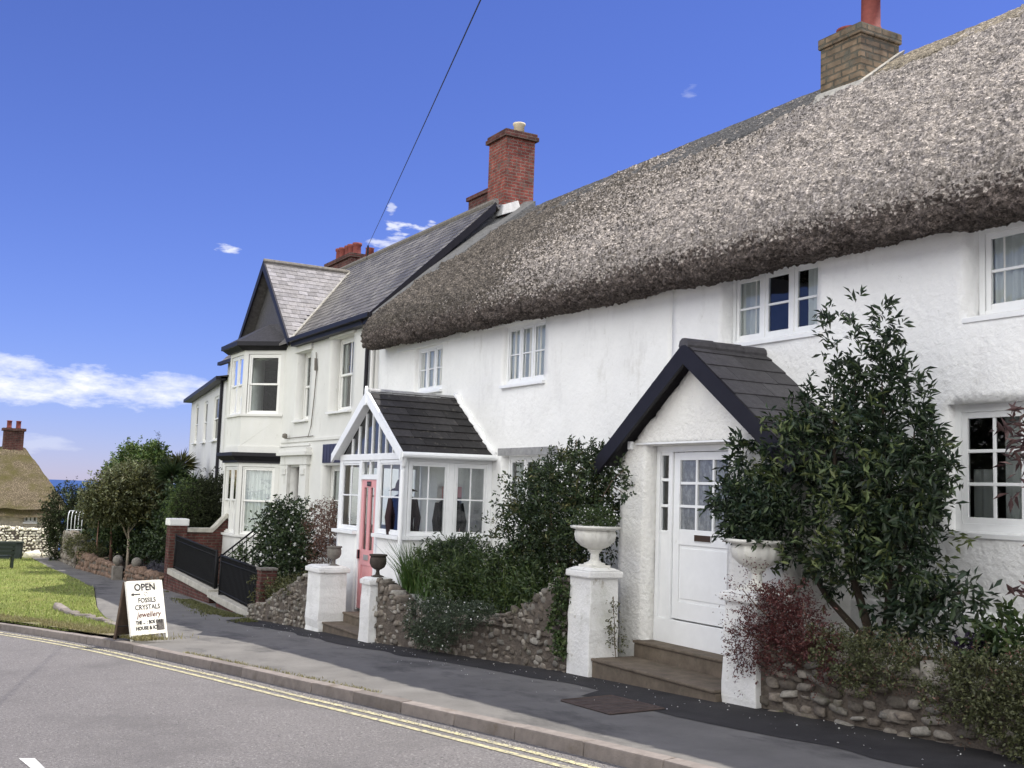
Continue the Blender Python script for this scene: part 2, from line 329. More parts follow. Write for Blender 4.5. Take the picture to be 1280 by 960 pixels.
step_m = mat('worn_concrete_step', (.13, .105, .08), rough=.9, var=.3, vscale=6, bump=.006, bscale=60, stain=[((.09, .08, .06), 5, .55, .7, (1, 1, 1))])
urn_m = mat('painted_stone_urn', (.66, .65, .60), rough=.7, var=.12, vscale=9, bump=.004, bscale=60, stain=[((.36, .35, .30), 8, .55, .75, (1, 1, .6))])
old_stone = mat('old_grey_stone', (.17, .155, .135), rough=.9, var=.3, vscale=12, bump=.01, bscale=40, stain=[((.28, .27, .22), 12, .6, .7, (1, 1, 1))])
pillar_m = mat('peeling_white_paint', (.74, .735, .71), rough=.8, var=.08, vscale=3, bump=.012, bscale=24, spec=.25, stain=[((.42, .39, .33), 7, .62, .68, (1, 1, .7)), ((.5, .5, .44), 2.0, .55, .8, (1, 1, 1))])
soil = mat('garden_soil', (.05, .038, .026), rough=1, var=.4, vscale=10, bump=.03, bscale=30)
asphalt = mat('road_asphalt', (.160, .150, .147), rough=.85, var=.10, vscale=.5, bump=.012, bscale=110, spec=.35, bdetail=4, stain=[((.30, .285, .275), 42, .53, .62, (1, 1, 1)), ((.055, .052, .05), 47, .54, .63, (1, 1, 1)), ((.125, .118, .115), .7, .5, .7, (1, 1, 1))])
pave_m = mat('pavement_tarmac', (.155, .148, .138), rough=.88, var=.2, vscale=1.6, bump=.006, bscale=150, spec=.3, bdetail=3, stain=[((.20, .19, .175), 80, .58, .68, (1, 1, 1)), ((.075, .072, .07), 1.1, .52, .66, (.5, 1, 1))])
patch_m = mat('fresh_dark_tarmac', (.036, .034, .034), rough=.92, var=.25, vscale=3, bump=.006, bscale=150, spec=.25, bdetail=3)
kerb_m = mat('kerb_stone', (.20, .175, .158), rough=.9, island=.2, var=.2, vscale=8, bump=.006, bscale=70, stain=[((.14, .115, .09), 3, .55, .72, (1, 1, 1))])
yellow_m = mat('yellow_road_paint', (.46, .42, .25), rough=.85, var=.25, vscale=9, stain=[((.17, .16, .15), 22, .48, .60, (1, 1, 1)), ((.24, .225, .19), 3, .5, .7, (1, 1, 1))])
white_road = mat('white_road_paint', (.72, .72, .7), rough=.8, var=.1, vscale=14, stain=[((.16, .155, .15), 12, .55, .66, (1, 1, 1))])
grass_soil = mat('lawn_turf', (.17, .20, .05), rough=1, var=.35, vscale=1.5, bump=.03, bscale=30, stain=[((.19, .17, .055), 1.3, .5, .68, (1, 1, 1))])
def leafmat(name, c1, c2, isl=.4, rough=.45, tr=.25, spec=.4): return mat(name, c1, rough=rough, island=isl, isl_col=c2, spec=spec, translucent=tr)
lf_dark = leafmat('dark_glossy_leaves', (.027, .046, .021), (.065, .095, .03), .5)
lf_bush = leafmat('evergreen_shoots', (.018, .034, .019), (.05, .075, .028), .5)
lf_mid = leafmat('mid_green_leaves', (.034, .062, .02), (.09, .12, .038), .5)
lf_olive = leafmat('olive_leaves', (.055, .062, .022), (.14, .135, .05), .5)
lf_light = leafmat('light_green_leaves', (.05, .09, .022), (.14, .18, .05), .5)
lf_red = leafmat('red_brown_leaves', (.085, .025, .025), (.13, .05, .04))
lf_brown = leafmat('russet_leaves', (.12, .065, .05), (.18, .10, .07))
lf_hedge = leafmat('clipped_hedge_leaves', (.018, .022, .010), (.035, .045, .016), rough=.7, tr=.1, spec=.2)
lf_grass = leafmat('grass_blades', (.21, .27, .06), (.36, .35, .15), .35, .6, .3)
lf_strap = leafmat('strap_leaves', (.06, .12, .03), (.12, .17, .05), .3)
petal = leafmat('white_petals', (.75, .75, .70), (.8, .8, .8), .1, .6, .3)
bark = mat('brown_bark', (.14, .10, .07), rough=.95, var=.35, vscale=14, bump=.02, bscale=30)
pale_bark = mat('pale_bark', (.36, .31, .24), rough=.9, var=.3, vscale=14, bump=.01, bscale=30)

# ------------------------------------------------------------ builders
def facade(fr, u0, u1, z0, z1, holes, thick=.3, step=.14, amp=.012, seed=1, top=None):
    """wall skin with real openings and reveals; returns V, F for np_mesh. top(u)->z clips the head of the wall"""
    def cuts(a, b, hs):
        base = sorted({a, b, *[h for h in hs if a < h < b]}); out = []
        for p, q in zip(base[:-1], base[1:]):
            n = max(1, int(round((q-p)/step))); out += list(np.linspace(p, q, n+1)[:-1])
        return out+[base[-1]]
    U = cuts(u0, u1, [h for H in holes for h in H[:2]]); Z = cuts(z0, z1, [h for H in holes for h in H[2:4]])
    vd = {}; V = []; F = []
    def vert(i, j, b):
        k = (i, j, b)
        if k not in vd:
            u, z = U[i], Z[j]; d = 0 if b else amp*(1.6*fbm(u*.9, z*.9, seed, 3)+.7*fbm(u*3.3, z*3.3, seed+5, 3))
            du = amp*.7*vnoise(u*4, z*3, seed+9); zz = z if top is None else min(z, top(u))
            vd[k] = len(V); V.append(fr(u+du, (thick if b else -d), zz))
        return vd[k]
    def hole(i, j):
        if i < 0 or j < 0 or i >= len(U)-1 or j >= len(Z)-1: return True
        uc = (U[i]+U[i+1])/2; zc = (Z[j]+Z[j+1])/2
        if top is not None and Z[j] >= top(uc)-1e-6: return True
        return any(a < uc < b and c < zc < d for a, b, c, d in [h[:4] for h in holes])
    for i in range(len(U)-1):
        for j in range(len(Z)-1):
            if hole(i, j): continue
            F.append((vert(i, j, 0), vert(i+1, j, 0), vert(i+1, j+1, 0), vert(i, j+1, 0)))
            F.append((vert(i, j, 1), vert(i, j+1, 1), vert(i+1, j+1, 1), vert(i+1, j, 1)))
            for (di, dj, p, q) in ((-1, 0, (i, j), (i, j+1)), (1, 0, (i+1, j+1), (i+1, j)), (0, -1, (i+1, j), (i, j)), (0, 1, (i, j+1), (i+1, j+1))):
                if hole(i+di, j+dj): F.append((vert(*p, 0), vert(*q, 0), vert(*q, 1), vert(*p, 1)))
    return V, F
def window(parent, fr, u0, u1, z0, z1, b=.16, cols=1, rows=2, sashes=1, fw=.05, sw=.045, bar=.022, m=None, gm=None, curtain=None, sill=.0, sash_h=False, label=None, curtain_m_=None, drape=None, cd_=.10):
    """window frame with sashes and glazing bars, set b behind the wall face; glass, curtain and sill are its sub-parts"""
    m = m or paint; gm = gm or glass; f = MB(fr)
    f.box(u0, u0+fw, b, b+.07, z0, z1); f.box(u1-fw, u1, b, b+.07, z0, z1); f.box(u0+fw, u1-fw, b, b+.07, z1-fw, z1); f.box(u0+fw, u1-fw, b, b+.07, z0, z0+fw)
    g = MB(fr); W = (u1-u0-2*fw)/sashes
    for s in range(sashes):
        a0 = u0+fw+s*W; a1 = a0+W
        if s: f.box(a0-.02, a0+.02, b+.004, b+.066, z0+fw, z1-fw)
        if s: a0 += .02
        if s < sashes-1: a1 -= .02
        spans = [(z0+fw, z1-fw, 0)]
        if sash_h: zm = (z0+z1)/2; spans = [(z0+fw, zm+.02, .028), (zm-.02, z1-fw, 0)]
        for (c0, c1, off) in spans:
            bb = b+.012+off
            e = (s*.003)
            f.box(a0, a0+sw, bb+e, bb+.035, c0, c1); f.box(a1-sw, a1, bb+e, bb+.035, c0, c1); f.box(a0+sw, a1-sw, bb+e, bb+.035, c0, c0+sw); f.box(a0+sw, a1-sw, bb+e, bb+.035, c1-sw, c1)
            rr = rows if not sash_h else 1
            for k in range(1, cols): uc = a0+sw+(a1-a0-2*sw)*k/cols; f.box(uc-bar/2, uc+bar/2, bb+.006, bb+.03, c0+sw, c1-sw)
            for k in range(1, rr): zc = c0+sw+(c1-c0-2*sw)*k/rr; f.box(a0+sw, a1-sw, bb+.0045, bb+.0315, zc-bar/2, zc+bar/2)
            g.quad((a0+sw, bb+.02, c0+sw), (a1-sw, bb+.02, c0+sw), (a1-sw, bb+.02, c1-sw), (a0+sw, bb+.02, c1-sw))
    o = f.build('window', m, parent, bevel=.004)
    if label: o['label'] = label
    g.build('glass', gm, o)
    if curtain:
        cm = curtain_m_ or curtain_m
        for (a0, a1, c0, c1) in curtain:
            pc = MB(fr); n = max(6, int((a1-a0)/.018)); ph = random.random()*6
            pts = [(a0+(a1-a0)*k/n, b+cd_+.022*math.sin(k*1.05+ph)+.012*math.sin(k*.43+ph)) for k in range(n+1)]
            for k in range(n):
                (x, y), (x2, y2) = pts[k], pts[k+1]
                pc.quad((x, y, c0), (x2, y2, c0), (x2, y2*.98+.002, c1), (x, y*.98+.002, c1))
            pc.build('curtain', cm, o, smooth=False)
    if sill > 0:
        s_ = MB(fr); s_.hexa([(u0-.05, -sill, z0-.06), (u1+.05, -sill, z0-.06), (u0-.05, b, z0-.06), (u1+.05, b, z0-.06), (u0-.05, -sill, z0-.012), (u1+.05, -sill, z0-.012), (u0-.05, b, z0+.002), (u1+.05, b, z0+.002)])
        s_.build('sill', m, o, bevel=.005)
    return o
def tiles(mb, fr, O, U, Vv, n, length, tw, gauge, thick=.012, jit=.3, keep=None, tl=None):
    """overlapping slates laid as separate slabs; O eave corner, U along eave, Vv up the slope"""
    O, U, Vv = (np.array(q, float) for q in (O, U, Vv)); L = np.linalg.norm(Vv); U1 = U/np.linalg.norm(U); V1 = Vv/L; W = np.linalg.norm(U)
    nn = np.cross(U1, V1); nn /= np.linalg.norm(nn)
    if np.dot(nn, n) < 0: nn = -nn
    rows = int(math.ceil(L/gauge)); tl = tl or gauge*1.9
    for r in range(rows):
        x = -tw*(.5 if r % 2 else 0)-.0001
        while x < W:
            wv = tw*(1+random.uniform(-.06, .06)*(jit > 0)); a, c = max(0, x), min(W, x+wv-.004); x += wv
            if c-a < .03: continue
            v0 = r*gauge+random.uniform(-.008, .008)*(jit > 0); v1 = min(v0+tl, L)
            if keep and not keep((a+c)/2, v0+gauge*.5): continue
            lift = thick*1.9+random.uniform(0, .006)*jit/.3*.5; t1 = random.uniform(-.002, .003)
            P = lambda u, v, h: tuple(O+U1*u+V1*v+nn*h)
            mb.hexa([P(a, v0, lift), P(c, v0, lift+t1), P(a, v1, .002), P(c, v1, .002), P(a, v0, lift+thick), P(c, v0, lift+thick+t1), P(a, v1, .002+thick), P(c, v1, .002+thick)])
def _ico(sub):
    bm = bmesh.new(); bmesh.ops.create_icosphere(bm, subdivisions=sub, radius=1); V = np.array([v.co[:] for v in bm.verts]); F = np.array([[v.index for v in f.verts] for f in bm.faces]); bm.free(); return V, F
ICO = _ico(2)
def stones(name, fr, specs, m, parent, seed=3):
    """rounded irregular stones, specs = (u,b,z,w,d,h) half sizes"""
    V0, F0 = ICO; r = np.random.default_rng(seed); VV = []; FF = []
    S = np.sign(V0)*np.abs(V0)**.48
    for k, (u, b, z, w_, d, h) in enumerate(specs):
        q = S*(1+r.normal(0, .10, V0.shape)); q = q+(q@r.normal(0, .16, (3, 3))); q = q*np.array([w_, d, h]); an = r.normal(0, .12); c, s_ = math.cos(an), math.sin(an)
        x = q[:, 0]*c-q[:, 2]*s_; zz = q[:, 0]*s_+q[:, 2]*c; P = np.stack([u+x, b+q[:, 1], z+zz], 1)
        P = fr.P+P[:, :1]*fr.u+P[:, 1:2]*fr.i+P[:, 2:]*fr.k; VV.append(P); FF.append(F0+k*len(V0))
    return np_mesh(name, np.concatenate(VV), np.concatenate(FF), m, parent, smooth=False)
def rubble_wall(name, label, fr, u0, u1, base, top, thick=.35, dep=.05, sz=.11, seed=1, m=stone_m, cat='wall', flat=1.0, capst=True, cover=.93):
    """garden wall of rough stones bedded in mortar along frame fr"""
    r = np.random.default_rng(seed); t = thing(name, label, cat, tuple(fr((u0+u1)/2, thick/2, base((u0+u1)/2))))
    n = max(4, int((u1-u0)/.12)); V = []; F = []
    us = np.linspace(u0, u1, n+1); nz_ = 7
    for i, u in enumerate(us):
        b0, t0 = base(u)-.25, top(u)+.03*vnoise(u*5, 0, seed)
        ring = [(0, b0+(t0-b0)*k/nz_) for k in range(nz_+1)]+[(thick, t0-.02), (thick, b0)]
        for j, (b, z) in enumerate(ring): V.append(fr(u, b-(.02*vnoise(u*6, z*6, seed+2) if j <= nz_ else 0)+.012, z))
    k = nz_+3
    for i in range(n):
        for j in range(k): a = i*k+j; b = i*k+(j+1) % k; F.append((a, b, b+k, a+k))
    core = np_mesh('mortar_core', V, F, stone_core, t)
    sp = []; z = -.05
    zmax = max(top(u)-base(u) for u in us)
    while z < zmax:
        h = sz*r.uniform(.7, 1.25)*flat; u = u0+r.uniform(-.1, .1)
        while u < u1:
            w_ = sz*r.uniform(.8, 2.0)
            if base(u+w_/2)+z < top(u+w_/2)-.01 and u+w_ < u1+.03 and r.random() < cover:
                k_ = r.uniform(.72, 1.0); sp.append((u+w_/2, .028+r.uniform(-.016, .016), base(u+w_/2)+z+h/2+r.normal(0, .02), w_/2*.93*k_, dep+r.uniform(0, .015), h/2*.94*k_))
            u += w_
        z += h
    if capst:
        u = u0
        while u < u1:
            w_ = sz*r.uniform(.6, 1.3); sp.append((u+w_/2, thick*.4, top(u+w_/2)+.01, w_*.45, thick*.4, sz*r.uniform(.3, .75))); u += w_
    stones('stones', fr, sp, m, t, seed)
    return t
# ---- foliage
def leaf_quads(C, D, L, W, fold=.25, r=None):
    """C centres (base), D unit directions, L,W arrays -> V,F"""
    r = r or rng; n = len(C); D = D/np.linalg.norm(D, axis=1, keepdims=True)
    rd = r.normal(size=(n, 3)); S = np.cross(D, rd); S /= np.linalg.norm(S, axis=1, keepdims=True)+1e-9; Nn = np.cross(S, D)
    up = np.where(Nn[:, 2:] < 0, -1., 1.); Nn = Nn*up
    L = L[:, None]; W = W[:, None]
    b = C; t = C+D*L-Nn*L*.12; l = C+D*L*.5+S*W*.5+Nn*W*fold; q = C+D*L*.5-S*W*.5+Nn*W*fold
    V = np.stack([b, l, t, q], 1).reshape(-1, 3); k = np.arange(n)[:, None]*4; F = np.concatenate([k+np.array([0, 1, 2]), k+np.array([0, 2, 3])], 1).reshape(-1, 3)
    return V, F
def clusters(blobs, n, r, gap=.0, gs=2.5, lo=.35):
    """random points through the volume of ellipsoids, thinned by noise so that gaps open"""
    vol = np.array([b[3]*b[4]*b[5] for b in blobs])**.8; idx = r.choice(len(blobs), n, p=vol/vol.sum()); B = np.array(blobs)[idx]
    d = r.normal(size=(n, 3)); d /= np.linalg.norm(d, axis=1, keepdims=True); rad = (lo+(1-lo)*r.random(n)**.6)*(1+.18*r.normal(size=n))
    P = B[:, :3]+d*B[:, 3:6]*rad[:, None]
    if gap > 0:
        q = fbm(P[:, 0]*gs+P[:, 1]*1.3, P[:, 2]*gs+P[:, 1]*.7, 11, 2); k = q > (-.5+gap); P = P[k]; d = d[k]
    return P, d
def foliage(name, parent, blobs, n, per, L, W, m, seed=1, spread=.1, up=.35, gap=.25, gs=2.5, lo=.35, fold=.25, jitter=.9):
    r = np.random.default_rng(seed); P, d = clusters(blobs, n, r, gap, gs, lo); k = len(P)
    tw = d+np.array([0, 0, up])+.5*r.normal(size=(k, 3)); tw /= np.linalg.norm(tw, axis=1, keepdims=True)
    C = np.repeat(P, per, 0)+np.repeat(tw, per, 0)*(r.random((k*per, 1))*spread*1.6)+r.normal(size=(k*per, 3))*spread*.18
    D = np.repeat(tw, per, 0)*.7+jitter*r.normal(size=(k*per, 3))
    s = r.uniform(.65, 1.25, k*per); V, F = leaf_quads(C, D, L*s, W*s, fold, r)
    return np_mesh(name, V, F, m, parent)
def branches(name, parent, pts_list, m, n=7):
    b = MB()
    for pts, r0, r1 in pts_list:
        k = len(pts); sm = []
        for i in range(k-1):
            a = np.array(pts[i], float); c = np.array(pts[i+1], float)
            for t in (0, .5): sm.append(a+(c-a)*t+(rng.normal(size=3)*.02*np.linalg.norm(c-a) if t else 0))
        sm.append(np.array(pts[-1], float)); rr = np.linspace(r0, r1, len(sm)); b.tube(sm, list(rr), n)
    return b.build(name, m, parent, smooth=True)
def blades(name, parent, P, H, W, m, lean=.35, seed=4, seg=1):
    """grass blades: thin bent triangles"""
    r = np.random.default_rng(seed); n = len(P); a = r.uniform(0, 6.283, n); S = np.stack([np.cos(a), np.sin(a), 0*a], 1); b = r.uniform(0, 6.283, n)
    ln = np.stack([np.cos(b), np.sin(b), 0*b], 1)*(lean*r.random(n)*H)[:, None]; w = (W*r.uniform(.6, 1.3, n))[:, None]; h = (H*r.uniform(.6, 1.2, n))[:, None]; Z = np.array([0, 0, 1.])
    v0 = P-S*w; v1 = P+S*w; v2 = P+S*w*.7+Z*h*.55+ln*.35; v3 = P-S*w*.7+Z*h*.55+ln*.35; v4 = P+Z*h+ln
    V = np.stack([v0, v1, v2, v3, v4], 1).reshape(-1, 3); k = np.arange(n)[:, None]*5
    F = np.concatenate([k+np.array([0, 1, 2]), k+np.array([0, 2, 3]), k+np.array([3, 2, 4])], 1).reshape(-1, 3)
    return np_mesh(name, V, F, m, parent)

# ------------------------------------------------------------ ground shape
def G(X, Y=7.0):
    X = np.asarray(X, float); b = np.where(X > -24, .822+.047*X, .822-.047*24+.02*(X+24)); b = np.where(X < -62, b-.12*(-62-X), b)
    return b+.015*(np.clip(Y, -30, 30)-7)
KX = [60, -4, -6.4, -7.9, -10.3, -11.85, -13.9, -16.4, -18.0, -20.4, -22.7, -24.6, -27, -29.5, -32, -36]
KY = [5.4, 5.27, 5.19, 5.0, 4.63, 4.36, 4.04, 3.6, 3.32, 2.73, 2.06, 1.35, .2, -1.3, -3.2, -7]
def kerbY(X): return np.interp(X, KX[::-1], KY[::-1])
KP = np.array([(x, y) for x, y in zip(KX, KY)])
def resample(P, step):
    P = np.asarray(P, float); d = np.r_[0, np.cumsum(np.linalg.norm(np.diff(P, axis=0), axis=1))]; n = int(d[-1]/step); s = np.linspace(0, d[-1], n+1)
    return np.stack([np.interp(s, d, P[:, i]) for i in range(2)], 1)
KR = resample(KP[1:], .3)
for _ in range(6): KR[1:-1] = (KR[:-2]+2*KR[1:-1]+KR[2:])/4
KR = np.concatenate([resample(KP[:2], .3)[:-1], KR])
T = np.gradient(KR, axis=0); T /= np.linalg.norm(T, axis=1, keepdims=True); KN = np.stack([T[:, 1], -T[:, 0]], 1)   # towards the pavement
if KN[0, 1] < 0: KN = -KN
KN = np.where((KN[:, 1:] < 0), -KN, KN)
def ribbon(name, o0, o1, dz, m, i0=0, i1=None, sub=1):
    R, Nn = KR[i0:i1], KN[i0:i1]; V = []; F = []
    for k in range(sub+1):
        o = o0+(o1-o0)*k/sub; Q = R+Nn*o; V.append(np.c_[Q, G(Q[:, 0], Q[:, 1])+dz])
    V = np.concatenate(V); n = len(R)
    for k in range(sub):
        for i in range(n-1): a = k*n+i; F.append((a, a+1, a+n+1, a+n))
    return np_mesh(name, V, F, m)
def sheet(name, xs, ylo, yhi, dz, m, ny=8, bumpy=0.0):
    V = []; F = []
    for x in xs:
        a, b = ylo(x), yhi(x)
        for k in range(ny+1): y = a+(b-a)*k/ny; V.append((x, y, float(G(x, y))+dz+bumpy*float(fbm(x*.7, y*.7, 5, 2))))
    for i in range(len(xs)-1):
        for k in range(ny): a = i*(ny+1)+k; F.append((a, a+1, a+ny+2, a+ny+1))
    return np_mesh(name, V, F, m)
# ============================================================ SETTING
hole = lambda *a: a
xs = list(np.arange(-110, 61, 2.0))
struct(sheet('ground', xs, lambda x: -90, lambda x: 90, -.30, grass_soil, 40))
sea = MB(); sea.quad((-40000, -40000, -42), (3000, -40000, -42), (3000, 40000, -42), (-40000, 40000, -42))
sea_m = mat('sea_water', (.010, .045, .15), rough=.35, spec=.4, bump=.4, bscale=.05)
struct(sea.build('sea', sea_m))
struct(sheet('road', list(np.arange(-60, 60.1, .6)), lambda x: -24, lambda x: 5.5, -.105, asphalt, 30))
# pavement from kerb to garden walls, path beyond it
pl_x = [60, -19.5, -19.9, -21, -23.5, -25.7, -31.5, -36, -42, -47, -52]; pl_y = [5.4, 3.55, 3.7, 3.85, 4.05, 4.25, 5.10, 5.2, 5.2, 5.35, 5.5]
def pathL(x):
    if x > -19.5: return float(kerbY(x))+.13
    return float(np.interp(x, pl_x[::-1], pl_y[::-1]))
struct(sheet('pavement', list(np.arange(-52, 60.1, .5)), pathL, lambda x: 9.3 if x > -24 else 7.4, 0.0, pave_m, 16))
wfx = [-52, -24, -20.6, -18.5, -16.2, -13.8, -12.3, -10.9, -8.3, -5.4, 0, 60]; wfy = [6.6, 6.45, 6.42, 6.6, 6.69, 6.88, 7.05, 7.3, 7.45, 7.6, 7.7, 8]
def footY(x): return float(np.interp(x, wfx, wfy))
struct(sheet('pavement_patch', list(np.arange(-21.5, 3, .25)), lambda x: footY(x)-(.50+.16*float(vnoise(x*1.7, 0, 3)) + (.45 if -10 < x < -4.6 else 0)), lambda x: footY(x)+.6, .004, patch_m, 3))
# kerb stones
kb = MB(); i = 0; rk = np.random.default_rng(5)
while i < len(KR)-4:
    a, b = KR[i], KR[i+3]; na, nb = KN[i], KN[i+3]
    d = (b-a)/np.linalg.norm(b-a); a2 = a+d*.006; b2 = b-d*.006; za, zb = float(G(*a)), float(G(*b)); j1, j2 = rk.uniform(-.006, .006, 2)
    c = [(*(a2+na*j1), za-.25), (*(b2+nb*j1), zb-.25), (*(a2+na*.15), za-.25), (*(b2+nb*.15), zb-.25), (*(a2+na*(j1+.012)), za+.008+j2), (*(b2+nb*(j1+.012)), zb+.008+j2), (*(a2+na*.15), za+.012+j2), (*(b2+nb*.15), zb+.012+j2)]
    kb.hexa(c); i += 3
struct(kb.build('kerb', kerb_m, bevel=.012))
mk = [ribbon('road_marking', -.255, -.185, -.100, yellow_m), ribbon('road_marking', -.415, -.345, -.100, yellow_m)]
for o in mk: struct(o)
q = MB(); q.add([(x, y, float(G(x, y))-.1) for x, y in ((-9.76, 1.10), (-9.2, 1.15), (-8.7, 1.22), (-9.1, 1.24), (-9.70, 1.21))])
struct(q.build('road_marking', white_road))
# lawn
lx = list(np.arange(-49.5, -19.8, .5))
def lawn_lo(x): return max(float(kerbY(x))+.14, -22) if x > -35.5 else -22
struct(sheet('lawn', lx, lambda x: lawn_lo(x), lambda x: max(pathL(x)-.02, lawn_lo(x)+.01), .012, grass_soil, 26, .05))
bx = [-44, -20.0]
# soil of the gardens
struct(sheet('garden_soil', list(np.arange(-16.2, -11.2, .3)), lambda x: footY(x)+.12, lambda x: 9.05, .42, soil, 4, .08))
struct(sheet('garden_soil', list(np.arange(-8.1, 3, .3)), lambda x: footY(x)+.12, lambda x: 9.05, .48, soil, 4, .06))
struct(sheet('garden_soil', list(np.arange(-21.4, -18.6, .3)), lambda x: footY(x)+.12, lambda x: 9.05, .25, soil, 4, .06))
struct(sheet('garden_soil', list(np.arange(-49.5, -30.7, .5)), lambda x: 6.75, lambda x: 30, .10, soil, 10, .15))
struct(sheet('garden_soil', list(np.arange(-30.4, -21.6, .4)), lambda x: 6.78, lambda x: 9.05, .12, pave_m, 5, .03))

# ============================================================ THATCHED COTTAGES
CT = thing('thatched_cottage', 'long white two storey cottage with brown thatched roof, two porches and a brown brick chimney', 'cottage', (-12, 9, .3))
FR = Frame((0, 9, 0)); XL, XR = -21.9, 2.0
# windows: (u0,u1,z0,z1)
H_L = [(-19.95, -18.78, 4.34, 5.20), (-16.32, -15.0, 4.23, 5.24), (-16.28, -14.66, 1.95, 3.03), (-18.75, -17.75, .4, 2.5)]
H_R = [(-10.66, -9.05, 4.35, 5.24), (-7.06, -5.3, 4.26, 5.16), (-7.30, -5.7, 2.20, 3.42)]
def ebot(x): return 5.05+.29*(-6.2-x)/14.6 if x < -6.2 else 5.05
V, F = facade(FR, XL, -11.69, -.8, 5.6, H_L, .3, .14, .016, 1)
np_mesh('wall', V, F, white_wall, CT, smooth=False)
V, F = facade(Frame((0, 8.985, 0)), -11.685, XR, -.4, 5.6, H_R, .3, .10, .016, 4)
np_mesh('wall', V, F, white_wall_rough, CT)
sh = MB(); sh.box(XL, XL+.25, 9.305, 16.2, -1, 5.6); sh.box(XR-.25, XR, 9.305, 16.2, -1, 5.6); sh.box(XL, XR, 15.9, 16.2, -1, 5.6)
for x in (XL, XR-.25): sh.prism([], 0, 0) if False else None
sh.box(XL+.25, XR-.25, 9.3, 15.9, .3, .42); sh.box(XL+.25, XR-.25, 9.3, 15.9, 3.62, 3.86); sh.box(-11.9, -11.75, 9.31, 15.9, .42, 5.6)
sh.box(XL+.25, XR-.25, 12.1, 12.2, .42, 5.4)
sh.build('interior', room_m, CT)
pq = MB(Frame((0, 9, 0))); pq.hexa([(-9.0, -.075, -.2), (XR, -.075, -.2), (-9.0, .02, -.2), (XR, .02, -.2), (-9.0, -.07, 1.42), (XR, -.07, 1.42), (-9.0, .02, 1.50), (XR, .02, 1.50)])
pq.build('plinth', white_wall_rough, CT, bevel=.02)
# windows of the cottages
window(CT, FR, *H_L[0], b=.05, cols=1, rows=2, sashes=3, fw=.045, sw=.04, sill=.06, curtain=[(-19.9, -18.82, 4.38, 5.16)], cd_=.045)
window(CT, FR, *H_L[1], b=.04, cols=1, rows=2, sashes=3, fw=.06, sw=.04, sill=.07, curtain=[(-16.24, -15.66, 4.28, 5.2), (-15.6, -15.06, 4.28, 5.2)], cd_=.045)
window(CT, FR, *H_L[2], b=.12, cols=1, rows=3, sashes=3, fw=.06, sw=.04, sill=.05, curtain=[(-16.2, -15.9, 2, 3)])
window(CT, FR, *H_R[0], b=.14, cols=1, rows=2, sashes=3, fw=.06, sw=.055, bar=.028, sill=.04, curtain=[(-10.62, -10.12, 4.38, 5.2), (-9.42, -9.12, 4.38, 5.2)], cd_=.06)
window(CT, FR, *H_R[1], b=.16, cols=1, rows=2, sashes=3, fw=.07, sw=.06, bar=.028, sill=.03, curtain=[(-6.98, -6.42, 4.3, 5.12), (-6.1, -5.4, 4.3, 5.12)], cd_=.06)
window(CT, FR, *H_R[2], b=.10, cols=2, rows=3, sashes=2, fw=.075, sw=.06, bar=.032, sill=.03, curtain=[(-6.86, -6.60, 2.25, 3.35), (-7.22, -7.02, 2.25, 2.8)], cd_=.16)
lt = MB(FR); lt.box(-16.42, -14.5, -.02, .1, 3.035, 3.165); lt.build('lintel', lead, CT, bevel=.01)
eb = MB(FR); eb.box(-20.9, -18.0, -.03, .1, 5.22, 5.32); eb.box(-17.1, -14.85, -.03, .1, 5.26, 5.36); eb.build('eaves_board', paint, CT, bevel=.006)

# --- thatch: a thick coat with a rounded, cut eave and straw relief
def thatch_strip(name, parent, x0, x1, dx, prof, m, amp=.02, seed=2, fin=.028, frame=None, dz=None, midx=None, mats=None, off=0.0):
    P = np.array(prof, float); d = np.r_[0, np.cumsum(np.linalg.norm(np.diff(P, axis=0), axis=1))]; n = int(d[-1]/fin); s = np.linspace(0, d[-1], n+1)
    y = np.interp(s, d, P[:, 0]); z = np.interp(s, d, P[:, 1])
    for _ in range(5): y[1:-1] = (y[:-2]+2*y[1:-1]+y[2:])/4; z[1:-1] = (z[:-2]+2*z[1:-1]+z[2:])/4
    ty, tz = np.gradient(y), np.gradient(z); L = np.hypot(ty, tz); ny, nz = -tz/L, ty/L
    nx = int((x1-x0)/dx); X = np.linspace(x0, x1, nx+1); XX, SS = np.meshgrid(X, s, indexing='ij')
    r = np.random.default_rng(seed)
    q = amp*(1.0*vnoise(XX/.075, SS/.045, seed)+.9*vnoise(XX/.15+SS*2, SS/.09, seed+1)+1.2*vnoise(XX/.3, SS/.24, seed+2)+1.6*vnoise(XX/1.3, SS/.8, seed+3)+.45*r.normal(size=XX.shape)*.6)+off
    YY = y[None, :]+q*ny[None, :]; ZZ = z[None, :]+q*nz[None, :]
    if dz is not None:
        w = np.clip(1-(y-8.6)/3.5, 0, 1)
        ZZ = ZZ+dz(X)[:, None]*w[None, :]
    V = np.stack([XX+r.normal(size=XX.shape)*.004, YY, ZZ], -1).reshape(-1, 3); ns = n+1; a = (np.arange(nx)[:, None]*ns+np.arange(n)[None, :]).reshape(-1)
    F = np.stack([a, a+ns, a+ns+1, a+1], 1); 
    if frame is not None: V = frame.P+V[:, :1]*frame.u+V[:, 1:2]*frame.i+V[:, 2:]*frame.k
    return V, F, (n, nx, y, s)
PF = [(9.02, 5.27), (8.80, 5.21), (8.62, 5.19), (8.50, 5.24), (8.44, 5.38), (8.44, 5.56), (8.53, 5.79), (8.74, 6.03), (9.2, 6.43), (10.0, 7.09), (11.0, 7.90), (11.8, 8.52), (12.25, 8.84), (12.42, 8.92), (12.6, 8.85), (13.2, 8.3), (16.4, 5.5)]
dzf = lambda X: np.interp(X, [-21.8, -6.2, 2], [.13, -.15, -.18])+.03*vnoise(X*.5, X*0, 3)
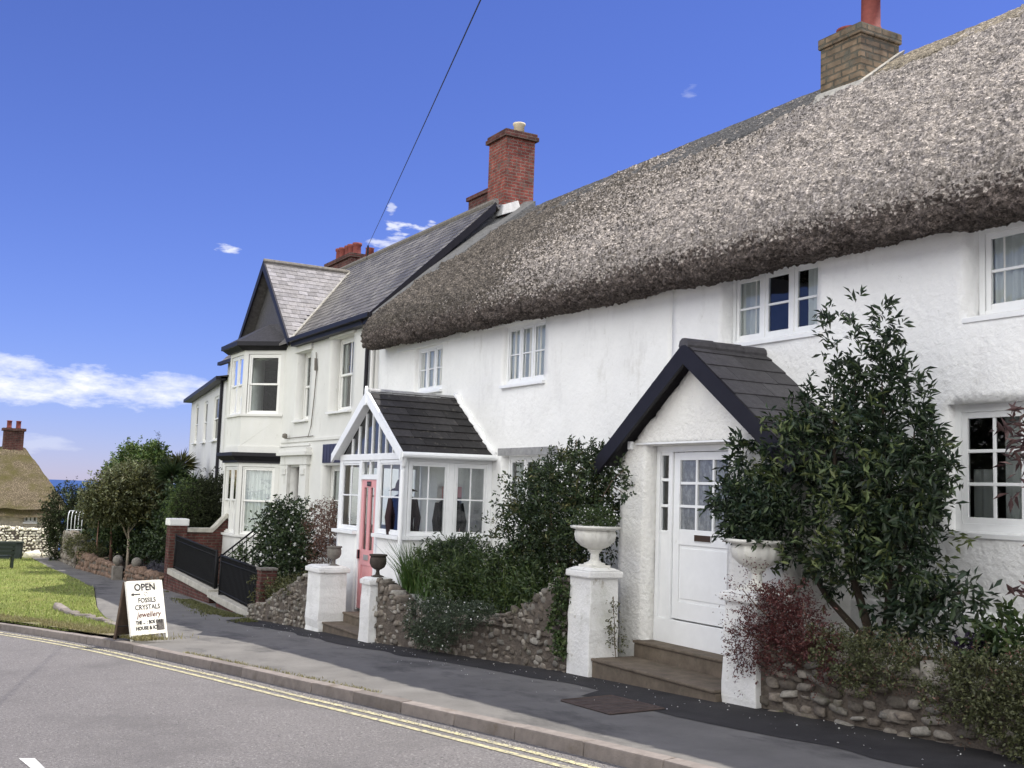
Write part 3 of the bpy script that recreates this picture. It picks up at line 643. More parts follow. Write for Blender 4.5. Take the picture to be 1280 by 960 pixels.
parts = [(-21.72, -14.0, .034, 0), (-14.0, -8.4, .026, 1), (-8.4, 2.4, .026, 2)]
VV, FF, MI = [], [], []; base = 0
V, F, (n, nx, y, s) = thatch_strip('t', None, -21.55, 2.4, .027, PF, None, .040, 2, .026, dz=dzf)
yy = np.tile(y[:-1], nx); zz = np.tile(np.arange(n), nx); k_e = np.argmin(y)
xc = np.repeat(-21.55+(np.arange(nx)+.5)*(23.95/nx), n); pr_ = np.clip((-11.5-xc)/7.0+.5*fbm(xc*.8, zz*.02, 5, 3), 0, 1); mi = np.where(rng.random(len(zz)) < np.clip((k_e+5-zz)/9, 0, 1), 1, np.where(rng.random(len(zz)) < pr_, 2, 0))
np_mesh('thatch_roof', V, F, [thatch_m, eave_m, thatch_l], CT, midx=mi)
# thatch end cap at the left verge
P = np.array(PF, float); cp = MB(); poly = [(p[0], p[1]+float(dzf(np.array([-21.55]))[0])*max(0, min(1, 1-(p[0]-8.6)/3.5))) for p in PF]
cp.add([(-21.54, p[0], p[1]) for p in poly]); cp.build('verge', eave_m, CT)
def capstrip(x0, x1, off, seed, m, lo=11.72):
    pr = [(lo, float(np.interp(lo, [p[0] for p in PF[9:14]], [p[1] for p in PF[9:14]]))-.03), (lo+.02, float(np.interp(lo, [p[0] for p in PF[9:14]], [p[1] for p in PF[9:14]]))+.04), (12.25, 8.87), (12.42, 8.97), (12.6, 8.89), (13.15, 8.40)]
    V, F, _ = thatch_strip('c', None, x0, x1, .04, pr, None, .010, seed, .035, off=.0)
    return np_mesh('ridge_cap', V, F, m, CT)
capstrip(-21.3, -11.8, .03, 8, cap_m, 11.25); capstrip(-10.8, 2.4, .03, 9, cap_brown, 11.75)
# lead and mortar strip between thatch and the slate verge
fl = MB(); 
for (y0, z0, y1, z1) in ((8.75, 5.98, 10.0, 7.08), (10.0, 7.08, 11.3, 8.14), (11.3, 8.14, 12.4, 9.0)):
    fl.hexa([(-21.95, y0, z0-.3), (-21.25, y0, z0-.3), (-21.95, y1, z1-.3), (-21.25, y1, z1-.3), (-21.95, y0, z0+.20), (-21.30, y0, z0+.07), (-21.95, y1, z1+.20), (-21.30, y1, z1+.07)])
fl.build('verge_fillet', felt, CT)
# brown chimney
ch = MB(); ch.box(-11.68, -10.9, 11.63, 12.42, 8.1, 9.14); ch.build('chimney', brick_grey, CT, bevel=.01)
chim = [o for o in CT.children if o.name.startswith('chimney')][0]
c2 = MB(); c2.box(-11.71, -10.87, 11.60, 12.45, 9.14, 9.30); c2.build('chimney_cap', brick_grey, chim, bevel=.02)
fg = MB(); fg.hexa([(-11.76, 11.50, 8.22), (-10.84, 11.50, 8.22), (-11.76, 12.46, 9.0), (-10.84, 12.46, 9.0), (-11.74, 11.60, 8.46), (-10.80, 11.60, 8.42), (-11.74, 12.44, 9.02), (-10.80, 12.44, 9.05)]); fg.build('flashing', mortar, chim, bevel=.03)
fp = MB(); fp.lathe((-11.1, 12.05, 9.3), [(.17, 0), (.16, .05), (.14, .1), (.135, .55), (.17, .58), (.175, .64), (.14, .66), (.13, .95)], 18); fp.build('chimney_pot', terracotta, chim, smooth=True)
fp = MB(); fp.lathe((-11.42, 11.95, 9.3), [(.17, 0), (.15, .04), (.15, .09), (.19, .10), (.19, .14), (.12, .145)], 18); fp.build('chimney_pot', terracotta, chim, smooth=True)

# ============================================================ PORCH WITH BLACK BARGEBOARDS (white door)
WP = MB(); PX0, PX1, PY = -11.40, -8.48, 8.0; AX, AZ = -9.94, 4.10; EZ = 2.98
def wtop(u): return AZ-.10-(abs(u-AX))*((AZ-EZ)/(AX-PX0))
frp = Frame((0, PY, 0))
V, F = facade(frp, PX0, PX1, 0, 4.1, [(-10.87, -9.36, .70, 3.04)], .22, .09, .014, 12, top=wtop)
pw = np_mesh('porch', V, F, porch_wall, CT); pw['label'] = 'rough white rendered porch with black bargeboards'
for (xa, xb) in ((PX0, PX0+.22), (PX1-.22, PX1)):
    sd = MB(); sd.box(xa+.001, xb-.001, PY+.221, 8.99, 0, 2.98); sd.build('porch_side', porch_wall, pw)
sw_ = MB(); sw_.box(-10.87, -9.36, 8.16, 8.3, .3, 1.0); sw_.build('threshold', paint, pw, bevel=.006)
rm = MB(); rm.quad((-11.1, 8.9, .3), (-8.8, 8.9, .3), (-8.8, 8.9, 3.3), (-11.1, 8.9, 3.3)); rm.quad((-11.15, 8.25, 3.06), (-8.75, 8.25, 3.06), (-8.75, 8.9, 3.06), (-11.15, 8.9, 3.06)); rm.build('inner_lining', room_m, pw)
# door frame and sidelight
df = MB(Frame((0, 8.16, 0)))
df.box(-10.87, -10.80, 0, .08, 1.0, 3.04); df.box(-9.43, -9.36, 0, .08, 1.0, 3.04); df.box(-10.80, -9.43, 0, .08, 2.97, 3.04); df.box(-10.63, -10.56, 0, .08, 1.0, 2.97)
# sidelight lower panel and bars
df.box(-10.80, -10.63, .02, .06, 1.0, 2.0)
for z in (2.0, 2.31, 2.62): df.box(-10.80, -10.63, .015, .065, z, z+.035)
df.box(-10.80, -10.785, .012, .07, 1.0, 2.97); df.box(-10.645, -10.63, .012, .07, 1.0, 2.97); df.box(-10.785, -10.645, .012, .07, 2.93, 2.97)
df.build('door_frame', paint, pw, bevel=.005)
gl_ = MB(Frame((0, 8.16, 0))); gl_.quad((-10.79, .04, 2.03), (-10.64, .04, 2.03), (-10.64, .04, 2.93), (-10.79, .04, 2.93)); gl_.build('sidelight', glass, pw)
dl = MB(Frame((0, 8.185, 0))); a0, a1 = -10.553, -9.437
dl.box(a0, a0+.11, 0, .045, 1.02, 2.963); dl.box(a1-.11, a1, 0, .045, 1.02, 2.963); dl.box(a0+.11, a1-.11, 0, .045, 2.87, 2.963); dl.box(a0+.11, a1-.11, 0, .045, 1.88, 2.06); dl.box(a0+.11, a1-.11, 0, .045, 1.02, 1.22)
dl.box(a0+.11, a1-.11, .012, .03, 1.22, 1.88); dl.box(a0+.15, a1-.15, .004, .02, 1.26, 1.84)
for k in (1, 2):
    x = a0+.11+(a1-a0-.22)*k/3; dl.box(x-.016, x+.016, .006, .04, 2.06, 2.87); z = 2.06+.81*k/3; dl.box(a0+.11, a1-.11, .008, .038, z-.016, z+.016)
dl.mi = 1; dl.quad((a0+.11, .025, 2.06), (a1-.11, .025, 2.06), (a1-.11, .025, 2.87), (a0+.11, .025, 2.87))
dl.mi = 2; dl.box(-10.15, -9.85, -.012, .0, 1.93, 2.01); dl.box(-9.53, -9.49, -.05, 0, 1.95, 1.98); dl.box(-9.60, -9.49, -.06, -.045, 1.955, 1.975)
o = dl.build('door', [paint, obsc, brass], pw, bevel=.004); o['label'] = 'white half glazed door with nine panes and dark letterbox'
# porch roof
rt = MB(); sl_ = math.hypot(AX-(PX0-.30), AZ+.08-(EZ-.10))
for sgn in (-1, 1):
    ex = AX+sgn*(AX-PX0+.28); ez = EZ-.12
    rt.hexa([(ex, 7.86, ez-.06), (AX, 7.86, AZ+.0), (ex, 9.02, ez-.06), (AX, 9.02, AZ+.0), (ex, 7.86, ez), (AX, 7.86, AZ+.06), (ex, 9.02, ez), (AX, 9.02, AZ+.06)])
    if sgn > 0: tiles(rt, None, (ex, 9.0, ez), (0, -1.17, 0), (AX-ex, 0, AZ+.06-ez), (1, 0, 1), 1, .6, .285, .013, .15)
    else: tiles(rt, None, (ex, 7.83, ez), (0, 1.17, 0), (AX-ex, 0, AZ+.06-ez), (-1, 0, 1), 1, .6, .285, .02, .2)
rt.build('porch_roof', slate_m, pw, bevel=.004)
rg = MB()
for k in range(3):
    a = 7.80+.42*k; rg.tube([(AX, a, AZ+.06), (AX, a+.41, AZ+.065)], .085-.004*k, 10)
rg.build('ridge_tiles', slate_m, pw, smooth=False)
bb = MB()
for sgn in (-1, 1):
    ex = AX+sgn*(AX-PX0+.30); ez = EZ-.16
    bb.hexa([(ex, 7.80, ez-.17), (AX, 7.80, AZ-.15), (ex, 7.845, ez-.17), (AX, 7.845, AZ-.15), (ex, 7.80, ez+.06), (AX, 7.80, AZ+.09), (ex, 7.845, ez+.06), (AX, 7.845, AZ+.09)])
bb.build('bargeboard', black_paint, pw, bevel=.004)
lb = MB(); lb.box(-11.20, -11.13, 7.95, 8.0, 3.0, 3.10); lb.build('door_lamp', paint, pw, bevel=.01)
lc = MB(); lc.box(-11.05, -9.30, 7.965, 7.985, 3.055, 3.075); lc.build('conduit', paint, pw)

# ============================================================ GLAZED PORCH WITH PINK DOOR
Y0 = 7.35; u0, u1 = -19.52, -16.62; FP = Frame((0, Y0, 0)); AX2, AZ2 = -18.06, 4.06
V, F = facade(FP, u0, -18.52, -.2, 1.62, [], .15, .12, .008, 21); gp = np_mesh('porch', V, F, white_wall, CT); gp['label'] = 'white glazed porch with slate roof and pink door'
V, F = facade(FP, -17.66, u1, -.2, 1.62, [], .15, .12, .008, 22); np_mesh('dwarf_wall', V, F, white_wall, gp)
V, F = facade(Frame((u1, 0, 0), (0, 1, 0), (-1, 0, 0)), Y0+.001, 9.0, -.2, 1.62, [], .15, .12, .008, 23); np_mesh('dwarf_wall', V, F, white_wall, gp)
V, F = facade(Frame((u0, 0, 0), (0, 1, 0), (1, 0, 0)), Y0+.001, 9.0, -.2, 1.62, [], .15, .12, .008, 24); np_mesh('dwarf_wall', V, F, white_wall, gp)
fm = MB(FP)
fm.box(-18.52, -18.44, 0, .09, .30, 2.93); fm.box(-17.74, -17.66, 0, .09, .30, 2.93); fm.box(-18.44, -17.74, 0, .09, 2.57, 2.66); fm.box(-18.44, -18.09-.018+.0, .0, .0001, 2.66, 2.66)
fm.box(u0, u1, -.01, .10, 2.91, 3.02)          # head rail
fm.box(u0, u0+.09, -.005, .09, 1.66, 2.91); fm.box(u1-.09, u1, -.005, .09, 1.66, 2.91)
fm.box(-18.115, -18.075, .01, .08, 2.66, 2.91); fm.box(-18.44, -17.74, .01, .08, 2.88, 2.91)
fm.box(u0-.07, -18.52, -.09, .12, 1.60, 1.66); fm.box(-17.66, u1+.06, -.09, .12, 1.60, 1.66)   # sills
# side frame
fm.box(u1-.10, u1-.0, .091, 1.64, 2.89, 3.0); fm.box(u1-.13, u1+.07, .121, 1.64, 1.60, 1.66); fm.box(u1-.09, u1, .84, .93, 1.66, 2.89); fm.box(u1-.09, u1, 1.58, 1.65, 1.66, 2.89)
fm.box(u0, u0+.10, .091, 1.64, 2.89, 3.0); fm.box(u0, u0+.13, .121, 1.64, 1.60, 1.66)
# gable bars
def gtop(u): return AZ2-.08-abs(u-AX2)*((AZ2-3.0)/(AX2-(u0-.05)))
for k in range(-3, 4):
    u = AX2+k*.31; zt = gtop(u)-.02
    if zt > 3.05: fm.box(u-.017, u+.017, .01, .06, 3.02, zt)
fm.build('frame', paint, gp, bevel=.004)
gg = MB(FP); gg.add([(u0+.1, .04, 3.02), (u1-.1, .04, 3.02), (AX2, .04, gtop(AX2))]); gg.quad((-18.44, .05, 2.66), (-17.74, .05, 2.66), (-17.74, .05, 2.90), (-18.44, .05, 2.90)); gg.build('gable_glass', glass_sky, gp)
window(gp, FP, -19.44, -18.53, 1.665, 2.905, b=.005, cols=2, rows=2, fw=.05, sw=.03, bar=.025, gm=glass_porch)
window(gp, FP, -17.655, -16.72, 1.665, 2.905, b=.005, cols=2, rows=2, fw=.05, sw=.03, bar=.025, gm=glass_porch)
FS = Frame((u1, 0, 0), (0, 1, 0), (-1, 0, 0))
window(gp, FS, Y0+.10, 8.19, 1.665, 2.885, b=.005, cols=2, rows=2, fw=.045, sw=.03, bar=.024, gm=glass_porch)
window(gp, FS, 8.285, 8.93, 1.665, 2.885, b=.005, cols=2, rows=2, fw=.045, sw=.03, bar=.024, gm=glass_porch)
FS2 = Frame((u0, 0, 0), (0, 1, 0), (1, 0, 0))
window(gp, FS2, Y0+.10, 8.95, 1.665, 2.885, b=.005, cols=4, rows=2, fw=.05, sw=.03, bar=.024, gm=glass_porch)
# pink front door with two long glazed lights
pd = MB(Frame((0, Y0+.02, 0))); a0, a1 = -18.435, -17.745
pd.box(a0, a0+.12, 0, .045, .33, 2.565); pd.box(a1-.12, a1, 0, .045, .33, 2.565); pd.box(-18.145, -18.035, 0, .045, 1.35, 2.43); pd.box(a0+.12, a1-.12, 0, .045, 2.43, 2.565); pd.box(a0+.12, a1-.12, 0, .045, 1.08, 1.35); pd.box(a0+.12, a1-.12, 0, .045, .33, .55)
for k in range(4): x = a0+.12+.1125*k; pd.box(x+.003, x+.1095, .012, .03, .55, 1.08)
pd.mi = 1; pd.quad((a0+.12, .025, 1.35), (a1-.12, .025, 1.35), (a1-.12, .025, 2.43), (a0+.12, .025, 2.43))
pd.mi = 2; pd.box(-18.19, -17.99, -.012, 0, 2.45, 2.54)
pd.mi = 3; pd.box(-18.2, -17.98, -.012, 0, 1.17, 1.27); pd.mi = 2; pd.box(-18.42, -18.39, -.05, 0, 1.18, 1.34)
o = pd.build('door', [pink, glass_porch, black_paint, lead], gp, bevel=.004); o['label'] = 'pink panelled door with two long glass lights'
txc = bpy.data.curves.new('house_name', 'FONT'); txc.body = 'HOUSE'; txc.size = .05; txc.align_x = 'CENTER'; txc.align_y = 'CENTER'
_t = bpy.data.objects.new('t', txc); COL.objects.link(_t); bpy.context.view_layer.update(); me = bpy.data.meshes.new_from_object(_t); bpy.data.objects.remove(_t)
me.transform(Matrix.Translation((-18.09, Y0+.004, 2.495)) @ Matrix.Rotation(math.radians(90), 4, 'X')); me.materials.append(lead); link('name_lettering', me, gp)
# bargeboards, roof
bb = MB()
for sgn in (-1, 1):
    ex = AX2+sgn*(AX2-u0+.14); ez = 2.90
    bb.hexa([(ex, Y0-.14, ez-.03), (AX2, Y0-.14, AZ2-.13), (ex, Y0-.09, ez-.03), (AX2, Y0-.09, AZ2-.13), (ex, Y0-.14, ez+.13), (AX2, Y0-.14, AZ2+.06), (ex, Y0-.09, ez+.13), (AX2, Y0-.09, AZ2+.06)])
    bb.hexa([(ex-sgn*.05, Y0-.088, ez+.02), (AX2, Y0-.088, AZ2-.10), (ex-sgn*.05, Y0+.03, ez+.02), (AX2, Y0+.03, AZ2-.10), (ex-sgn*.05, Y0-.088, ez+.06), (AX2, Y0-.088, AZ2-.03), (ex-sgn*.05, Y0+.03, ez+.06), (AX2, Y0+.03, AZ2-.03)])
bb.prism([(AX2-.035, AZ2-.2), (AX2+.035, AZ2-.2), (AX2+.03, AZ2+.08), (AX2, AZ2+.14), (AX2-.03, AZ2+.08)], Y0-.16, Y0-.11)
bb.build('bargeboard', paint, gp, bevel=.005)
rt = MB()
for sgn in (-1, 1):
    ex = AX2+sgn*(AX2-u0+.12); ez = 2.98
    rt.hexa([(ex, Y0-.085, ez-.03), (AX2, Y0-.085, AZ2), (ex, 9.02, ez-.03), (AX2, 9.02, AZ2), (ex, Y0-.085, ez), (AX2, Y0-.085, AZ2+.03), (ex, 9.02, ez), (AX2, 9.02, AZ2+.03)])
    if sgn > 0: tiles(rt, None, (ex, 9.0, ez), (0, -(9.0-Y0+.08), 0), (AX2-ex, 0, AZ2+.03-ez), (1, 0, 1), 1, .36, .235, .02, .3)
    else: tiles(rt, None, (ex, Y0-.08, ez), (0, 9.0-Y0+.08, 0), (AX2-ex, 0, AZ2+.03-ez), (-1, 0, 1), 1, .36, .235, .02, .3)
rt.build('porch_roof', slate_porch, gp, bevel=.004)
rg = MB()
for k in range(4): a = Y0-.10+.44*k; rg.tube([(AX2, a, AZ2+.03), (AX2, a+.43, AZ2+.035)], .075-.003*k, 10)
rg.build('ridge_tiles', lead, gp)
fl = MB()
pts = [(AX2+(1.56)*t, 8.97, AZ2+.10-(AZ2+.03-2.98)*t) for t in np.linspace(0, 1, 14)]
fl.tube([(p[0]+.02*math.sin(i*2), p[1]+.01*math.sin(i*3), p[2]+.03*math.sin(i*1.7)) for i, p in enumerate(pts)], .06, 8); fl.build('mortar_fillet', white_wall_rough, gp, smooth=True)
gt = MB(); gt.tube([(u1+.16, Y0-.10, 2.98), (u1+.16, 9.0, 3.0)], .05, 10); gt.build('gutter', paint, gp); gt = MB(); gt.tube([(u1+.14, Y0-.04, 2.98), (u1+.07, Y0-.03, 2.8), (u1+.05, Y0-.03, 2.72), (u1+.05, Y0-.03, .35)], .036, 10)

gt.build('drainpipe', paint, gp)
# inner pink door on the cottage wall
pi = MB(Frame((0, 9.1, 0))); pi.box(-18.75, -18.62, 0, .05, .4, 2.5); pi.box(-17.88, -17.75, 0, .05, .4, 2.5); pi.box(-18.62, -17.88, 0, .05, .4, 1.75); pi.box(-18.62, -17.88, 0, .05, 2.3, 2.5); pi.mi = 1; pi.quad((-18.62, .02, 1.75), (-17.88, .02, 1.75), (-17.88, .02, 2.3), (-18.62, .02, 2.3))
o = pi.build('inner_door', [pink, glass], gp, bevel=.005); o['label'] = 'pink inner door seen through the porch side glass'
fl = MB(); fl.box(u0+.15, u1-.15, Y0+.1, 9.0, .25, .34); fl.build('porch_floor', step_m, gp)
# coats hung in the porch
def coat(label, x, y, ztop, h, col, hat=False):
    t = thing('coat_stand', label, 'coat stand', (x, y, .34)); m = mat('cloth_'+str(len(MATS)), col, rough=.95, var=.3, vscale=10)
    p = MB(); p.tube([(x, y, .34), (x, y, ztop+.12)], .02, 8); p.tube([(x-.25, y, .36), (x+.25, y, .36)], .02, 6); p.tube([(x, y-.25, .36), (x, y+.25, .36)], .02, 6); p.build('pole', dark_metal, t, smooth=True)
    c = MB(); n = 18; rings = [(.05, ztop), (.16, ztop-.06), (.2, ztop-.15), (.17, ztop-h*.45), (.2, ztop-h*.8), (.21, ztop-h)]
    for i in range(len(rings)-1):
        for k in range(n):
            f = lambda r, z, kk: (x+r*.75*math.cos(2*math.pi*kk/n)*(1+.15*math.sin(kk*3.1)), y+r*1.1*math.sin(2*math.pi*kk/n)*(1+.12*math.cos(kk*2.3)), z)
            c.quad(f(*rings[i], k), f(*rings[i], k+1), f(*rings[i+1], k+1), f(*rings[i+1], k))
    c.tube([(x, y-.2, ztop-.1), (x+.03, y-.27, ztop-.4), (x+.05, y-.24, ztop-.75)], [.07, .06, .045], 8); c.tube([(x, y+.2, ztop-.1), (x+.03, y+.27, ztop-.4), (x+.05, y+.24, ztop-.75)], [.07, .06, .045], 8)
    c.build('coat', m, t, smooth=True)
    if hat:
        q = MB(); q.lathe((x, y, ztop+.06), [(.02, .18), (.1, .17), (.13, .1), (.14, .03), (.24, -.01), (.25, -.02), (.13, -.02)], 18); q.build('hat', m, t, smooth=True)
coat('dark brown coat and brimmed hat seen through the glazed porch left side pane', -17.2, 7.62, 2.35, 1.1, (.035, .02, .022), True)
coat('black coat without hat seen through the glazed porch right side pane', -17.25, 8.52, 2.3, 1.2, (.02, .02, .025))
# ============================================================ CREAM HOUSE WITH SLATE ROOF
SH = thing('slate_roofed_house', 'cream rendered house with grey slate roof, gabled bay window and red brick chimneys', 'house', (-28, 9, -.4))
SX0, SX1 = -34.15, -21.96
HS = [(-24.80, -23.42, 4.18, 5.92), (-27.32, -26.32, 4.08, 5.82), (-27.45, -26.50, .75, 2.90), (-25.0, -23.55, 1.3, 2.92)]
BX0, BX1, BF = -31.5, -28.4, .85   # bay
HS.append((BX0+.3, BX1-.3, 1.05, 2.98)); HS.append((BX0+.3, BX1-.3, 4.25, 5.98))
V, F = facade(FR, SX0, SX1, -1.2, 6.2, HS, .3, .22, .006, 31); np_mesh('wall', V, F, cream, SH)
gb = MB(); gb.box(SX0, SX0+.3, 9.305, 14.3, -1.2, 6.15); gb.box(SX1-.3, SX1, 9.305, 14.3, -1.2, 6.15); gb.box(SX0, SX1, 14.0, 14.3, -1.2, 6.15)
for x in (SX0, SX1-.3):
    gb.add([(x, 9.0, 6.1), (x, 14.3, 6.1), (x, 11.65, 8.85)]); gb.add([(x+.3, 9.0, 6.1), (x+.3, 14.3, 6.1), (x+.3, 11.65, 8.85)])
gb.build('side_wall', felt, SH)
fl = MB(); fl.box(SX0+.31, SX1-.31, 9.31, 13.9, .5, .6); fl.box(SX0+.31, SX1-.31, 9.31, 13.9, 3.5, 3.75); fl.box(SX0+.31, SX1-.31, 9.31, 13.9, 6.0, 6.05); fl.box(SX0+.31, SX1-.31, 11.6, 11.7, .6, 6.0); fl.build('interior', room_m, SH)
# string course, quoin line, door surround
st = MB(FR); st.box(-28.3, SX1, -.035, .0, 3.52, 3.60); st.box(-28.35, -26.0, -.045, 0, 3.42, 3.47); st.build('string_course', cream, SH, bevel=.01)
ds = MB(FR); ds.box(-27.95, -27.45, -.09, 0, -.4, 2.95); ds.box(-26.50, -26.0, -.09, 0, -.4, 2.95); ds.box(-28.0, -25.95, -.11, 0, 2.95, 3.18); ds.box(-28.1, -25.85, -.20, 0, 3.18, 3.27); ds.box(-28.05, -25.9, -.15, 0, 3.27, 3.37)
ds.box(-27.85, -27.55, -.12, -.09, 2.7, 2.85); ds.box(-26.40, -26.10, -.12, -.09, 2.7, 2.85); ds.box(-24.85+.0, -24.84, -.01, 0, 2.9, 2.91)
ds.build('door_surround', cream, SH, bevel=.012)
dr = MB(Frame((0, 9.22, 0))); dr.box(-27.44, -26.51, 0, .05, .75, 2.89); dr.box(-27.3, -27.02, -.012, 0, .95, 1.6); dr.box(-26.93, -26.65, -.012, 0, .95, 1.6); dr.box(-27.3, -27.02, -.012, 0, 1.75, 2.6); dr.box(-26.93, -26.65, -.012, 0, 1.75, 2.6)
dr.build('door', mat('grey_door_paint', (.32, .30, .29), rough=.5), SH, bevel=.006)
pn = MB(FR); pn.box(-25.05, -23.3, -.03, 0, 2.98, 3.42)
for k in range(8): pn.box(-25.0+.21*k, -24.97+.21*k, -.036, -.03, 3.0, 3.40)
o = pn.build('fascia_panel', navy_paint, SH, bevel=.004)
for (a, b, c, d) in HS[:2]: hd = MB(FR); hd.box(a-.12, b+.12, -.06, 0, d, d+.22); hd.build('window_hood', cream, SH, bevel=.01)
window(SH, FR, *HS[0], b=.2, cols=2, rows=1, sash_h=True, fw=.07, sw=.05, m=creampaint, gm=glass_sky, sill=.09, bar=.05, curtain=[(-24.7, -24.5, 4.2, 5.8)])
window(SH, FR, *HS[1], b=.2, cols=1, rows=1, sash_h=True, fw=.07, sw=.05, m=creampaint, gm=glass_sky, sill=.09, curtain=[(-27.2, -26.5, 4.1, 5.7)])
window(SH, FR, *HS[3], b=.2, cols=1, rows=2, sashes=2, fw=.07, sw=.05, m=creampaint, sill=.09, curtain=[(-24.9, -24.3, 1.4, 2.8), (-24.2, -23.65, 1.4, 2.8)])
# canted bay, two storeys
def bay(z0, z1, zc, name, topcur):
    b = MB(); pts = [(BX1, 9.0), (BX1-BF, 9.0-BF), (BX0+BF, 9.0-BF), (BX0, 9.0)]
    for i in range(3):
        (x0, y0), (x1, y1) = pts[i], pts[i+1]; L = math.hypot(x1-x0, y1-y0); ux, uy = (x1-x0)/L, (y1-y0)/L
        f = Frame((x0, y0, 0), (ux, uy, 0), (-(uy), ux, 0))
        inn = np.array([(BX0+BX1)/2-(x0+x1)/2, 9.2-(y0+y1)/2]); nn = np.array([-uy, ux]); nn = nn if nn@inn > 0 else -nn; f.i = np.array([nn[0], nn[1], 0.])
        yield f, L, i
by = MB()
for name, (za, zb, zs, zt) in dict(lower=(-1.0, 1.05, 1.05, 2.99), upper=(3.42, 4.25, 4.25, 6.0)).items():
    for f, L, i in bay(0, 0, 0, '', 0):
        by.fr = f; by.box(0, L, 0, .14, za, zb-.005)
        m_ = .12 if i != 1 else .10
        by.box(0, m_, 0, .12, zb, zt); by.box(L-m_, L, 0, .12, zb, zt); by.box(m_, L-m_, 0, .12, zt-.10, zt); by.box(-.03, L+.03, -.05, .12, zb-.02, zb+.04)
        nm = 2 if i == 1 else 1
        for k in range(nm):
            a0 = m_+(L-2*m_)*k/nm+.01; a1 = m_+(L-2*m_)*(k+1)/nm-.01
            if i == 0: cur = [(a0+.05, a1-.05, zb+.1, zt-.1)] if name == 'lower' else None
            elif name == 'lower': cur = [(a0+.05, a1-.05, zb+.1, zt-.1)]
            else: cur = None
            window(SH, f, a0, a1, zb+.045, zt-.105, b=.03, cols=1, rows=1, sash_h=True, fw=.045, sw=.045, m=creampaint, gm=(glass_dark if i == 0 else glass_sky) if name == 'upper' else glass, curtain=cur)
by.fr = WORLD
by.build('bay', cream, SH, bevel=.006)
def baypoly(off, dx=0): return [(BX1+off*.8+dx, 9.0), (BX1-BF+off*.42, 9.0-BF-off), (BX0+BF-off*.42, 9.0-BF-off), (BX0-off*.8-dx, 9.0)]
def slab(mb, poly, z0, z1, poly2=None):
    p2 = poly2 or poly; n = len(poly); mb.add([(x, y, z1) for x, y in p2]); mb.add([(x, y, z0) for x, y in reversed(poly)])
    for i in range(n):
        a, b = poly[i], poly[(i+1) % n]; c, d = p2[i], p2[(i+1) % n]; mb.add([(*a, z0), (*b, z0), (*d, z1), (*c, z1)])
cn = MB(); slab(cn, baypoly(.10), 3.05, 3.16, baypoly(.20)); slab(cn, baypoly(.22), 3.16, 3.26); slab(cn, baypoly(.06), 2.99, 3.05)
cn.build('bay_cornice', black_paint, SH, bevel=.006)
cn = MB(); slab(cn, baypoly(.04), 3.26, 3.43); slab(cn, baypoly(-.02), 3.43, 3.5); cn.build('bay_apron', cream, SH)
cn = MB(); slab(cn, baypoly(.08), 6.0, 6.10, baypoly(.22)); slab(cn, baypoly(.26), 6.10, 6.22); cn.build('bay_cornice', black_paint, SH, bevel=.006)
rf = MB(); slab(rf, baypoly(.24), 6.22, 6.80, [(BX1-.75, 9.0), (BX1-.95, 8.85), (BX0+.95, 8.85), (BX0+.75, 9.0)]); rf.build('bay_roof', slate_m, SH)
# main slate roof
rt = MB(); EY, EZ3, RY, RZ = 8.80, 6.16, 11.65, 9.02
slp = lambda y: EZ3+(y-EY)*(RZ-EZ3)/(RY-EY)
rt.hexa([(SX0-.1, EY, EZ3-.06), (SX1+.16, EY, EZ3-.06), (SX0-.1, RY, RZ-.06), (SX1+.16, RY, RZ-.06), (SX0-.1, EY, EZ3), (SX1+.16, EY, EZ3), (SX0-.1, RY, RZ), (SX1+.16, RY, RZ)])
rt.hexa([(SX0-.1, 14.5, EZ3-.06), (SX1+.16, 14.5, EZ3-.06), (SX0-.1, RY, RZ-.06), (SX1+.16, RY, RZ-.06), (SX0-.1, 14.5, EZ3), (SX1+.16, 14.5, EZ3), (SX0-.1, RY, RZ), (SX1+.16, RY, RZ)])
GXc, GHW, GZ = -29.85, 2.55, 8.58      # cross gable over the bay
gs = (GZ-6.16)/GHW
def keep_main(u, v):
    x = SX0-.1+u; y = EY+v*(RY-EY)/math.hypot(RY-EY, RZ-EZ3); z = slp(y); return z > GZ-abs(x-GXc)*gs-.02
tiles(rt, None, (SX0-.1, EY, EZ3), (SX1+.16-SX0+.1, 0, 0), (0, RY-EY, RZ-EZ3), (0, -1, 1), 1, .26, .19, .009, .3, keep=keep_main)
rt.build('roof', slate_main, SH)
gr = MB()
GY = 8.72
def gy_end(z): return EY+(z-EZ3)*(RY-EY)/(RZ-EZ3)
for sgn in (-1, 1):
    ex = GXc+sgn*GHW
    gr.add([(ex, GY, 6.16-.0), (GXc, GY, GZ), (GXc, gy_end(GZ), GZ), (ex, gy_end(6.16), 6.16)]); gr.add([(ex, GY, 6.10), (ex, gy_end(6.16), 6.10), (GXc, gy_end(GZ), GZ-.06), (GXc, GY, GZ-.06)])
    L = math.hypot(GHW, GZ-6.16)
    if sgn > 0: tiles(gr, None, (ex, 11.3, 6.16), (0, -(11.3-GY), 0), (-sgn*GHW, 0, GZ-6.16), (sgn, 0, 1), 1, .25, .19, .010, .3, keep=lambda u, v: 11.3-u < gy_end(6.16+(GZ-6.16)*v/L)+.03)
    else: tiles(gr, None, (ex, GY, 6.16), (0, 11.3-GY, 0), (-sgn*GHW, 0, GZ-6.16), (sgn, 0, 1), 1, .25, .19, .010, .3, keep=lambda u, v: GY+u < gy_end(6.16+(GZ-6.16)*v/L)+.03)
gr.build('gable_roof', slate_light, SH)
gw = MB(); gw.add([(GXc-GHW+.25, 8.98, 6.1), (GXc+GHW-.25, 8.98, 6.1), (GXc, 8.98, GZ-.2)]); gw.build('gable_wall', slate_m, SH)  # dark slate colour puts the shade of the gable overhang into the wall
gv = MB()
